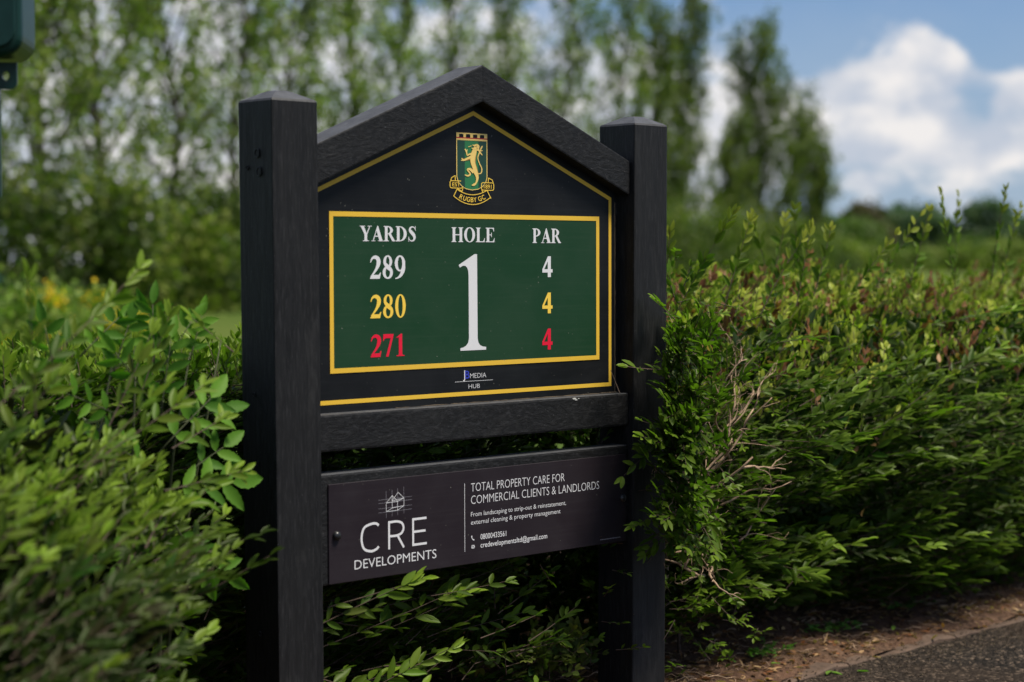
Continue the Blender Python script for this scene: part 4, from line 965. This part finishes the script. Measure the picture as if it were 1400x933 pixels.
# --- broad leafed sapling growing through the hedge left of the sign
def sapling():
    root = empty('ash_sapling', (-.20, .06, .2))
    tag(root, 'young sapling with broad toothed pale green leaflets growing through the hedge left of the sign', 'sapling')
    rng = np.random.default_rng(40); loc = np.array(root.location)
    # one leaflet outline with a fine saw edge, shared by all leaflets
    def leaflet_mesh(tint, key):
        nn = 11; V = []; F = []; C = []; Lf = []; Rt = []
        for i in range(nn):
            t = i / (nn - 1); wv = (math.sin(math.pi * t ** .8) ** .85) * (.92 if i % 2 else 1.06) if 0 < i < nn - 1 else .0
            h = -.16 * t * t; side = .19 * wv
            C.append(len(V)); V.append((t, 0, h - .012)); Lf.append(len(V)); V.append((t + .02, side, h + .05 * wv + (.012 if i % 2 else 0))); Rt.append(len(V)); V.append((t + .02, -side, h + .05 * wv + (.012 if i % 2 else 0)))
        for i in range(nn - 1): F += [(C[i], C[i + 1], Lf[i + 1], Lf[i]), (Rt[i], Rt[i + 1], C[i + 1], C[i])]
        me = np_mesh('leaflet', np.array(V, float), np.concatenate([np.array(f) for f in F]), np.array([4] * len(F)), np.tile(tint, (len(V), 1)))
        me.materials.append(M_BIGLEAF); return me
    protos = [leaflet_mesh(np.array(c), i) for i, c in enumerate(((.075, .18, .018), (.055, .145, .016), (.10, .22, .022), (.12, .20, .018)))]
    bm = bmesh.new()
    def compound(p, d, L, nrmv, size, pairs, pr=None):
        p = np.array(p, float); d = unit(np.array(d, float)); nrmv = np.array(nrmv, float); s_ = unit(np.cross(nrmv, d)); n_ = np.cross(d, s_)
        tube(bm, [tuple(p + d * L * t - n_ * .10 * L * t * t - loc) for t in (0, .33, .66, 1)], [.0016, .0013, .001, .0007], 5)
        def put(q, dd, sz):
            dd = unit(dd + rng.normal(0, .09, 3)); nn_ = unit(n_ + rng.normal(0, .22, 3)); ss = unit(np.cross(nn_, dd)); nn_ = np.cross(dd, ss)
            o = bpy.data.objects.new('leaflet', protos[pr if pr is not None else rng.integers(0, 3)]); COL.objects.link(o)
            m = Matrix((tuple(dd * sz) + (0,), tuple(ss * sz * rng.uniform(.85, 1.15)) + (0,), tuple(nn_ * sz) + (0,), (0, 0, 0, 1))).transposed(); m.translation = Vector(q - loc); o.matrix_local = m; o.parent = root
        for k in range(pairs):
            t = (k + 1.1) / (pairs + .6); q = p + d * L * t - n_ * .10 * L * t * t
            for sg in (1, -1): put(q, d * .55 + s_ * sg * .85, size * (.8 + .25 * t))
        put(p + d * L - n_ * .10 * L, d - n_ * .15, size * 1.15)
    view = (-.62, -.72, .35)
    spots = [((-.145, .02, .70), (.15, 0, 1), .15, .050, 3), ((-.15, .02, .64), (.5, -.1, .5), .15, .058, 3), ((-.155, .01, .58), (.75, -.2, .05), .15, .062, 3), ((-.15, .0, .55), (.35, -.2, -.75), .14, .058, 2), ((-.17, .01, .62), (-.7, -.2, .35), .14, .050, 3), ((-.16, .02, .72), (-.6, -.1, .7), .13, .045, 3),
             ((-.14, .03, .77), (.5, -.1, .8), .12, .042, 3), ((-.15, .03, .78), (-.1, -.1, 1), .12, .040, 3), ((-.12, .03, .68), (.9, -.1, .25), .12, .052, 2), ((-.13, .0, .50), (.6, -.2, -.5), .13, .052, 2), ((-.18, .0, .55), (-.5, -.3, -.4), .13, .048, 3), ((-.22, .05, .76), (.3, -.1, 1), .12, .042, 3),
             ((-.30, .08, .76), (-.3, -.1, 1), .11, .04, 3), ((-.27, .06, .80), (.6, -.1, .6), .11, .042, 3), ((-.2, .05, .70), (-.9, -.1, .4), .13, .042, 3), ((-.07, .05, .78), (.3, 0, 1), .10, .036, 3), ((-.11, .05, .80), (-.5, -.1, .8), .10, .036, 2), ((-.3, -.05, .62), (-.8, -.2, .1), .12, .045, 2), ((-.10, .02, .6), (.8, -.1, .5), .10, .05, 2)]
    for p, d, L, sz, pr in spots: compound((p[0] - .092, p[1] - .030, p[2] + .0), d, L * .85, view, sz * .92, pr)
    for (x_, y_, z0, z1) in ((-.15, .06, .0, .80), (-.24, .10, .0, .80), (-.10, .08, .0, .82), (-.30, .1, .1, .8)):
        tube(bm, [(x_ + .02 * math.sin(t * 4 + x_ * 30) - loc[0], y_ + .14 * (1 - t) - .04 * t - loc[1], z0 + (z1 - z0) * t - loc[2]) for t in (0, .2, .4, .6, .8, 1)], [.005, .0045, .0035, .003, .002, .0012], 6)
    bmobj('stem', bm, pmat('green_stem', (.05, .06, .02), .7), root, smooth=True)
sapling()

# ------------------------------------------------------------------ ground litter and weeds
def litter():
    rng = np.random.default_rng(50); lv = Leaves(); m = 8500
    xx = .6 + 3.6 * rng.random(m); dd = .012 + .79 * rng.random(m) ** .9; yy = np.array([kerb_y(a) for a in xx]) + dd
    zz = np.array([soil_h(a, b) for a, b in zip(xx, yy)]) + .003
    cols = np.array(((.15, .08, .045), (.26, .155, .08), (.09, .05, .03), (.38, .25, .14), (.22, .09, .04)))
    lv.add(np.stack([xx, yy, zz], 1), rng.normal(0, 1, (m, 3)) * np.array((1, 1, .22)), rng.normal(0, .45, (m, 3)) + np.array((0, 0, 1)), rng.uniform(.008, .03, m), rng.uniform(.003, .011, m), cols[rng.integers(0, 5, m)] * rng.uniform(.6, 1.3, (m, 1)))
    lv.cat(); o = link('leaf_litter', bake(lv, 'leaf_litter', T3), M_LEAF); tag(o, 'brown dead leaves and bark crumbs strewn over the soil under the hedge', 'leaf litter', kind='stuff')
    tw = []
    for i in range(900):
        x_ = .8 + 3 * rng.random(); d_ = .06 + .6 * rng.random(); y_ = kerb_y(x_) + d_; a = rng.random() * 6.28; L = rng.uniform(.02, .09); z__ = soil_h(x_, y_) + .005
        q = np.linspace(0, 1, 4); tw.append((np.array((x_, y_, z__)) + np.stack([math.cos(a) * q * L, math.sin(a) * q * L + .15 * L * q * q, .004 * np.sin(q * 6)], 1), rng.uniform(.0006, .0016)))
    o = bake_twigs(tw, 'fallen_twigs', M_DRYTWIG, None); tag(o, 'thin dry twigs scattered over the soil beside the path', 'twigs')
litter()
def crumbs():
    rng = np.random.default_rng(70); lv = Leaves(); m = 3800
    xx = 1.0 + 2.6 * rng.random(m); dd = rng.normal(-.01, .09, m) - .03; yy = np.array([kerb_y(a) for a in xx]) + dd
    zz = np.where(dd < .0, .005, .012) + 0 * dd; zz = np.where(dd > .03, np.array([soil_h(a, b) for a, b in zip(xx, yy)]), zz)
    sz = rng.uniform(.0015, .006, m); cols = np.array(((.03, .026, .023), (.09, .07, .055), (.18, .14, .10), (.06, .04, .03)))
    lv.add(np.stack([xx, yy, zz], 1), rng.normal(0, 1, (m, 3)) * np.array((1, 1, .3)), rng.normal(0, .4, (m, 3)) + np.array((0, 0, 1)), sz, sz * .8, cols[rng.integers(0, 4, m)]); lv.cat()
    octa = (np.array(((0, 0, 0), (1, 0, 0), (.5, .5, 0), (.5, -.5, 0), (.5, 0, .7), (.5, 0, -.5))), [(0, 3, 4), (3, 1, 4), (1, 2, 4), (2, 0, 4), (3, 0, 5), (1, 3, 5), (2, 1, 5), (0, 2, 5)])
    o = link('grit', bake(lv, 'grit', octa, smooth=False), M_LEAF); tag(o, 'loose grit and crumbs of asphalt along the edging', 'grit', kind='stuff')
crumbs()
def small_leaf_things():
    rng = np.random.default_rng(60)
    green = leaf_proto(('fl', 1), np.array((.13, .24, .04)), M_LEAF, .36, 'fallen_leaf'); brown = leaf_proto(('fl', 2), np.array((.24, .13, .07)), M_LEAF, .45, 'fallen_leaf')
    spots = [(1.52, .055, 0), (1.60, .03, 0), (1.57, .20, 1), (1.82, .33, 1), (1.86, .31, 1), (1.47, .22, 1), (2.42, -.02, 0), (2.62, .12, 0), (1.72, .16, 1), (1.40, .12, 0), (2.05, .30, 1), (1.36, .20, 1), (1.55, .07, 0), (1.95, .18, 0)]
    LABS = {0: 'green fallen leaf nearest the right post on the edge of the asphalt', 6: 'green leaf fallen on the asphalt farther along the path', 9: 'green leaf on the soil at the near end of the edging', 7: 'green leaf fallen by the edging, farthest down the path',
            2: 'brown leaf on the soil just behind the sprawling weed', 5: 'brown leaf on the soil left of the sprawling weed', 8: 'brown leaf close to the edging, between the two nearest weeds', 10: 'brown leaf on the soil farthest along under the hedge', 11: 'brown leaf on the soil nearest the foot of the right post',
            12: 'green leaf tucked against the edging beside the sprawling weed', 13: 'brown leaf near the edging, between the flat weed and the far tuft',
            1: 'green leaf on the asphalt a hand away from the sprawling weed', 3: 'larger brown leaf side by side with another under the hedge', 4: 'brown leaf resting beside the larger brown leaf under the hedge'}
    for i, (x_, y_, b) in enumerate(spots):
        y_ -= .075
        on = y_ < kerb_y(x_)
        o = bpy.data.objects.new('fallen_leaf', brown if b else green); COL.objects.link(o); o.location = (x_, y_, (.0075 if on else soil_h(x_, y_) + .012)); o.rotation_euler = (rng.normal(0, .15), rng.normal(0, .15) - .05, rng.random() * 6.28); s_ = rng.uniform(.026, .04); o.scale = (s_, s_, s_)
        lab = LABS[i] if i in LABS else 'brown curled leaf lying on the soil below the right hedge' if b else ('green leaf fallen on the asphalt just off the edging' if on else 'green leaf fallen on the soil beside the edging')
        tag(o, lab, 'leaf', 'fallen leaves by the path')
    # low weeds
    for j, (x_, y_, n_, lab) in enumerate(((1.50, .13, 26, 'small green weed sprawling on the soil by the edging near the right post'), (1.83, .20, 24, 'flat green weed on the soil halfway along the visible edging'), (2.16, .22, 14, 'tuft of weed beside the edging, farthest along the path'), (2.06, .42, 12, 'upright pale weed in the shade under the right hedge'))):
        root = empty('weed', (x_, y_, soil_h(x_, y_))); tag(root, lab, 'weed', 'weeds in the soil')
        lv = Leaves(); tw = []
        for k in range(n_):
            a = rng.random() * 6.28; up = .25 if j < 3 else 1.6
            shoot(lv, tw, np.array((x_ + rng.normal(0, .045), y_ + rng.normal(0, .018), soil_h(x_, y_) + .005)), (math.cos(a), math.sin(a), up), rng.uniform(.02, .045), rng, np.array((.08, .17, .035)) * rng.uniform(.7, 1.3), size=.015, wr=.38, sp=.009)
        lv.cat(); o = link('foliage', bake(lv, 'foliage', T3), M_LEAF, root); o['kind'] = 'stuff'; o.location = -root.location
small_leaf_things()

# ------------------------------------------------------------------ ball washer at the upper left
def ball_washer():
    m = bpy.data.materials.new('dark_green_enamel'); m.use_nodes = True; t = m.node_tree; b = t.nodes['Principled BSDF']
    o_ = N(t, 'ShaderNodeTexCoord').outputs['Object']
    c = mixc(t, ramp(t, noise(t, o_, 40, 5, .6), [(.45, (0, 0, 0)), (.8, (.5, .5, .5))]), (.003, .026, .020), (.008, .045, .036)); t.links.new(c, b.inputs['Base Color']); b.inputs['Roughness'].default_value = .34; b.inputs['Specular IOR Level'].default_value = .3
    root = empty('ball_washer', (-.581, .081, -.010), R(-38)); tag(root, 'dark green metal ball washer with rounded lower corner hanging at the upper left edge', 'ball washer')
    def rr_prism(x0, x1, y0, y1, z0, z1, r_, bv):
        pts = []
        for cx_, cz_, a0 in ((x1 - r_, z0 + r_, -90), (x1 - r_, z1 - r_, 0), (x0 + r_, z1 - r_, 90), (x0 + r_, z0 + r_, 180)):
            for k in range(7): a = R(a0 + 15 * k); pts.append((cx_ + r_ * math.cos(a), cz_ + r_ * math.sin(a)))
        bm = bmesh.new(); poly_mesh(bm, pts, y0, y1); bmesh.ops.recalc_face_normals(bm, faces=bm.faces)
        bmesh.ops.bevel(bm, geom=[e for e in bm.edges if abs(e.verts[0].co.y - e.verts[1].co.y) < 1e-6], offset=bv, segments=3, profile=.5, affect='EDGES'); return bm
    bmobj('body', rr_prism(-.20, .1475, -.075, .06, 1.272, 1.66, .030, .012), m, root, smooth=False)
    bmobj('rim', rr_prism(-.19, .1385, -.081, -.0755, 1.284, 1.65, .026, .002), m, root)
    # lower bracket: tab with a hole
    bm = bmesh.new(); n_ = 20; out = []; cx_, cz_, r_ = .112, 1.2475, .0055
    ring = [(cx_ + r_ * math.cos(2 * math.pi * k / n_), cz_ + r_ * 1.25 * math.sin(2 * math.pi * k / n_)) for k in range(n_)]
    for k in range(n_):
        a = 2 * math.pi * k / n_; c_, s_ = math.cos(a), math.sin(a); e = 4.5
        rx = (abs(c_) ** e + abs(s_) ** e) ** (-1 / e); ox, oz = cx_ + .0165 * rx * c_, cz_ + .0205 * rx * s_
        if s_ > .3: oz = max(oz, 1.268)
        out.append((ox, oz))
    fr = [[bm.verts.new((x_, y_, z__)) for x_, z__ in L_] for L_, y_ in ((out, -.01), (ring, -.01), (ring, .0), (out, .0))]
    for a, b2 in ((0, 1), (1, 2), (2, 3), (3, 0)):
        for k in range(n_): bm.faces.new((fr[a][k], fr[a][(k + 1) % n_], fr[b2][(k + 1) % n_], fr[b2][k]))
    bmesh.ops.recalc_face_normals(bm, faces=bm.faces); bmobj('bracket_tab', bm, m, root)
    bmobj('bracket', rr_prism(-.06, .0985, -.012, .0, 1.20, 1.29, .012, .002), m, root)
    bmobj('back_plate', rr_prism(-.05, .1005, -.004, .012, 1.053, 1.25, .012, .002), m, root)
    bm = bmesh.new(); tube(bm, [(.02, .06, -.05), (.02, .06, 1.62)], .024, 16); bmobj('pole', bm, m, root, smooth=True)
ball_washer()

# ------------------------------------------------------------------ trees and far background
T2 = leaf_template(2, .12, .10)
def diamond():
    return np.array(((0, 0, 0), (.5, .5, .06), (1, 0, 0), (.5, -.5, .06))), [(0, 1, 2, 3)]
TD = diamond()
def limb_mesh(bm, p, d, L, r0, rng, n_=5, curve=.2):
    pts = [Vector(p)]; dd = Vector(d).normalized()
    for i in range(n_):
        dd = (dd + Vector((rng.normal(0, .08), rng.normal(0, .08), curve / n_ + rng.normal(0, .05)))).normalized(); pts.append(pts[-1] + dd * L / n_)
    tube(bm, pts, [r0 * (1 - .8 * i / n_) for i in range(n_ + 1)], 5, cap=False); return pts
TREE_COL = (np.array((.085, .115, .022)), np.array((.13, .165, .03)), np.array((.06, .085, .022)))
def poplar(name, x_, y_, h, r_, seed, label, nl=46, leaf=.125, per=190, low=.0, tone=1.0, i_big=True):
    rng = np.random.default_rng(seed); root = empty(name, (x_, y_, -.05)); tag(root, label, 'tree', 'row of tall poplars beyond the hedge'); r_ = r_ * (1.12 if i_big else .92)
    bm = bmesh.new(); tp = [(rng.normal(0, .06) * k, rng.normal(0, .06) * k, h * k / 6) for k in range(7)]
    tube(bm, tp, [.11 * h / 14 * (1 - .9 * k / 6) for k in range(7)], 8); 
    bmobj('trunk', bm, M_BARK, root, smooth=True)
    bm = bmesh.new(); lv = Leaves()
    for i in range(nl):
        f = .02 + .96 * (i / nl) ** .9; z0 = h * f; a = i * 2.4 + rng.normal(0, .4)
        env = (r_ * min(1, .62 + 1.5 * f) * (1 - f) ** .5 * 1.05 + .10) * rng.uniform(.65, 1.25)
        L = env * 1.75 * (1 if f < .8 else .8); d = (math.cos(a) * .62, math.sin(a) * .62, .95)
        k = min(5, int(f * 6)); base = Vector(tp[k]).lerp(Vector(tp[min(6, k + 1)]), f * 6 - k)
        pts = limb_mesh(bm, base, d, L, .045 * (1 - .75 * f) + .008, rng)
        P_ = np.array([tuple(q) for q in pts])
        nc = max(6, int(20 * L / 2.5)); tt = rng.random(nc) ** .8 * .72 + .28
        cc = np.stack([np.interp(tt * 5, range(6), P_[:, j]) for j in range(3)], 1) + rng.normal(0, .13, (nc, 3)) * np.array((1, 1, 1.5)) * (.5 + r_ / 1.5)
        m = int(per * L / 2.5 * 1.15)
        ci = rng.integers(0, nc, m); sc = rng.uniform(.05, .15, nc)[ci][:, None]
        pos = cc[ci] + rng.normal(0, 1, (m, 3)) * sc * np.array((1, 1, 1.7))
        tcol = np.stack([TREE_COL[q] for q in rng.integers(0, 3, nc)])[ci] * rng.uniform(.7, 1.35, (m, 1)) * tone
        ll = rng.uniform(.6, 1.3, m) * leaf
        lv.add(pos, rng.normal(0, 1, (m, 3)) + np.array((0, 0, -.2)), rng.normal(0, 1, (m, 3)), ll, ll * .8, tcol)
    bmobj('limbs', bm, M_BARK, root, smooth=True)
    lv.cat(); o = link('crown', bake(lv, 'crown', TD, smooth=False), M_TREELEAF, root)
poplars = [(14.26, 29.5, 12.5, 1.55, 'first tall poplar, at the far left edge behind the ball washer'), (16.61, 30.52, 12.8, 1.45, 'bushy poplar just right of the ball washer, second in the row'), (18.6, 31.68, 13.5, 1.5, 'dense poplar rising left of the left post, third from the left'),
    (20.9, 32.7, 12.0, 1.15, 'loose poplar next left of the bare trunk left of the left post'), (23.15, 33.5, 13.0, 1.2, 'thin poplar with bare visible trunk just left of the left post'), (26.0, 35.1, 12.6, 1.3, 'poplar rising above the gap between left post and sloping beam'),
    (28.9, 36.7, 12.5, 1.4, 'poplar seen over the left slope of the sign'), (32.8, 38.7, 13.2, 1.35, 'poplar left of the peak of the sign'), (35.9, 40.0, 13, 1.3, 'poplar straight above the peak of the sign'), (39.7, 41.9, 12.8, 1.3, 'poplar just right of the peak of the sign'),
    (43.3, 43.1, 12.6, 1.45, 'poplar over the right slope of the sign'), (48.8, 45.6, 12.6, 1.35, 'poplar directly above the right post'), (54.9, 47.8, 12.0, 1.65, 'tall pointed poplar right of the right post'), (63.1, 50.6, 11.4, 2.0, 'dark pointed poplar standing alone near the end of the row'), (69.0, 52.7, 7.8, 1.25, 'short narrow poplar, last on the right of the row'), (51.9, 46.8, 11.6, 1.35, 'poplar between the right post and the tall pointed one'), (59.2, 49.3, 7.2, 1.1, 'low young poplar filling the gap left of the dark pointed one')]
for i, (x_, y_, h, r_, lab) in enumerate(poplars):
    poplar('poplar_tree', x_, y_, h, r_, 100 + i, lab, per=(235 if i < 3 else 160 if i < 5 else 215 if i < 12 else 320), tone=(1.6 if i < 12 else 1.0), nl=56, i_big=(i < 5 or 12 < i < 15))
def bush(name, x_, y_, rx, ry, h, seed, label, cat, group, cols, n_=5200, leaf=.13, flowers=None, trunk=False):
    rng = np.random.default_rng(seed); root = empty(name, (x_, y_, -.05)); tag(root, label, cat, group); lv = Leaves()
    nc = 90; a = rng.random(nc) * 6.28; zz = rng.random(nc) ** .8; rr = np.sqrt(rng.random(nc)) * np.sqrt(np.clip(1 - (zz * 1.0 - .25) ** 2 * 1.1, .05, 1))
    base = .0 if not trunk else .18
    cc = np.stack([rx * rr * np.cos(a), ry * rr * np.sin(a), h * (base + (1 - base) * zz * .88)], 1); ci = rng.integers(0, nc, n_); sc = rng.uniform(.10, .2, nc)[ci][:, None] * min(rx, h)
    pos = cc[ci] + rng.normal(0, .8, (n_, 3)) * sc; pos[:, 2] = np.abs(pos[:, 2]) 
    tc_ = np.stack([np.array(cols[q]) for q in rng.integers(0, len(cols), nc)])[ci] * rng.uniform(.7, 1.35, (n_, 1)); ll = rng.uniform(.6, 1.3, n_) * leaf
    lv.add(pos, rng.normal(0, 1, (n_, 3)), rng.normal(0, 1, (n_, 3)), ll, ll * .75, tc_); lv.cat()
    link('crown' if trunk else 'foliage', bake(lv, 'foliage', TD, smooth=False), M_TREELEAF, root)['kind'] = 'stuff'
    bm = bmesh.new()
    for k in range(7 if not trunk else 5):
        q = cc[rng.integers(0, nc)]; tube(bm, [(0 + q[0] * .05, q[1] * .05, 0), (q[0] * .25, q[1] * .25, h * .25), tuple(q * .9)], [.03 * h / 2, .02 * h / 2, .006], 6)
    if trunk: tube(bm, [(0, 0, 0), (.05, 0, h * .3), (0, .05, h * .7)], [.035 * h, .028 * h, .01 * h], 8)
    bmobj('trunk' if trunk else 'stems', bm, M_BARK, root, smooth=True)
    if flowers is not None:
        lv = Leaves(); m = 900; ci = rng.integers(0, nc, m); hub = rng.integers(0, 26, m); hp = cc[rng.integers(0, nc, 26)]; hp[:, 2] = np.clip(hp[:, 2], h * .45, None); pos = hp[hub] * np.array((1.12, 1.12, 1.08)) + rng.normal(0, .035, (m, 3)); ll = rng.uniform(.025, .045, m)
        lv.add(pos, rng.normal(0, 1, (m, 3)), rng.normal(0, 1, (m, 3)), ll, ll, np.tile(np.array((.75, .50, .02)), (m, 1))); lv.cat(); o = link('flowers', bake(lv, 'flowers', TD, smooth=False), M_TREELEAF, root); o['kind'] = 'stuff'
GB = ((.06, .09, .02), (.10, .14, .025), (.035, .055, .015), (.14, .17, .03))
thicket = [(15.5, 27.5, 2.0, 1.6, 2.6, 'dense green thicket under the poplars at the far left'), (18.3, 28.6, 1.7, 1.6, 1.9, 'dense green thicket under the poplars left of the left post'), (20.6, 30.2, 1.6, 1.4, 2.6, 'lower thicket under the poplars touching the left post in view'),
    (23.2, 31.5, 1.6, 1.5, 2.2, 'thicket under the poplars hidden mostly by the left post'), (46.5, 41.5, 3.0, 2.2, 3.0, 'thicket under the poplars next to the right post'), (51.5, 43.5, 3.0, 2.2, 2.8, 'thicket under the poplars right of the right post'), (57, 45.5, 3.2, 2.2, 2.7, 'thicket at the foot of the tall pointed poplar'), (62, 48, 2.6, 2.2, 2.4, 'thicket at the foot of the lone dark poplar'), (66.5, 50.2, 1.7, 1.6, 2.1, 'last thicket at the right end of the poplar row')]
for i, (x_, y_, rx, ry, h, lab) in enumerate(thicket): bush('thicket_bush', x_, y_, rx, ry, h, 300 + i, lab, 'bush', 'thicket along the foot of the poplars', GB, 7000, .14)
YB_ = ((.12, .19, .03), (.17, .23, .04), (.09, .15, .03))
for i, (x_, y_, rx, h, lab) in enumerate(((4.75, 10.1, .75, .84, 'yellow flowering shrub low behind the hedge at the far left'), (5.62, 10.3, .5, .80, 'yellow flowering shrub beyond the hedge nearer the left post'))):
    bush('flowering_shrub', x_, y_, rx, rx, h, 340 + i, lab, 'shrub', 'yellow flowering shrubs beyond the hedge', YB_, 5200, .055, flowers=True)
# teal shed with a pink-grey roof at the far left
shed = empty('field_shed', (25.9, 52.5, -.05), R(-30)); tag(shed, 'small teal shed with pale pinkish roof far off at the left edge', 'shed')
bmobj('wall', boxbm(-1.4, 1.4, -1, 1, 0, 1.5), pmat('teal_boards', (.05, .16, .13), .7), shed)
bm = bmesh.new(); poly_mesh(bm, [(-1.6, 1.45), (1.6, 1.45), (0, 2.15)], -1.15, 1.15); bmesh.ops.recalc_face_normals(bm, faces=bm.faces); bmobj('roof', bm, pmat('pink_roof', (.32, .22, .21), .8), shed)
bmobj('door', boxbm(-.4, .4, -1.03, -1.0, 0, 1.35), pmat('teal_door', (.03, .11, .09), .6), shed)
# far tree line across the fields, right
def far_pt(px, D):
    a = YAW - math.atan((px - 700) / FPX); return CAM.x - math.sin(a) * D, CAM.y + math.cos(a) * D
FT = ((.06, .10, .055), (.08, .12, .06), (.055, .09, .06))  # paler, bluer foliage: distance haze mixed into the leaf colour
FR = ((.10, .07, .05), (.08, .07, .04))
FL = ((.08, .12, .03), (.07, .11, .03))
far = [(212.4, 132.8, 7.2, 6.5, FL, 'pale green round tree at the left end of the far tree line'), (217.2, 126.1, 8, 9.5, FR, 'reddish brown tree in the far tree line'), (222.0, 121.6, 5, 6.5, FT, 'small dark tree next right of the reddish tree'), (224.6, 115.2, 8.5, 9.6, FT, 'broad dark green tree in the middle of the far tree line'), (228.5, 107.9, 7, 8.2, FT, 'dark green tree sloping down right of the broad one'),
       (232.9, 100.1, 7, 4.6, FL, 'low pale tree in the dip of the far tree line'), (236.8, 92.3, 9, 10.6, FT, 'tall bluish dark tree right of the dip'), (240.0, 84.0, 9, 9.5, FT, 'bluish dark tree at the right edge of the view'), (243, 76, 9, 9, FT, 'last far tree beyond the right edge')]
far = []
for px, D, rx, h, cols, lab in ((1135, 200, 5.5, 5.2, FL, 'pale green round tree at the left end of the far tree line'), (1180, 230, 3.4, 7.9, FR, 'reddish brown tree in the far tree line'), (1212, 235, 2.2, 7.2, FT, 'small dark tree next right of the reddish tree'), (1250, 240, 3.9, 8.3, FT, 'broad dark green tree in the middle of the far tree line'), (1288, 240, 3.2, 6.2, FT, 'dark green tree sloping down right of the broad one'),
       (1322, 235, 3.4, 3.6, FL, 'low pale tree in the dip of the far tree line'), (1352, 240, 3.8, 8.6, FT, 'tall bluish dark tree right of the dip'), (1395, 240, 5, 6.4, FT, 'bluish dark tree at the right edge of the view'), (1150, 260, 5, 5.5, FT, 'dim green tree seen between the pale and the reddish trees'), (1440, 240, 5, 7, FT, 'far tree just past the right edge of the view')):
    x_, y_ = far_pt(px, D); far.append((round(x_, 1), round(y_, 1), rx, h, cols, lab))
for i, (x_, y_, rx, h, cols, lab) in enumerate(far): bush('field_tree', x_, y_, rx, rx, h, 360 + i, lab, 'tree', 'far tree line across the fields', cols, 5000, .55, trunk=True)

HG = ((.13, .17, .035), (.17, .20, .045), (.10, .14, .03))
for i, (px, D, rx, h, lab) in enumerate(((1150, 118, 3.0, 2.1, 'pale green field hedge bush at the left end, below the round pale tree'), (1225, 122, 3.2, 1.7, 'pale green field hedge bush below the reddish tree'), (1300, 126, 3.2, 1.9, 'pale green field hedge bush below the dip in the tree line'), (1375, 130, 3.4, 2.2, 'pale green field hedge bush below the tall bluish trees'), (1440, 132, 3.0, 2.0, 'pale green field hedge bush just past the right edge of the view'))):
    x_, y_ = far_pt(px, D); bush('field_hedge_bush', round(x_, 1), round(y_, 1), rx, rx * .6, h, 400 + i, lab, 'bush', 'pale field hedge in the middle distance', HG, 4500, .28)
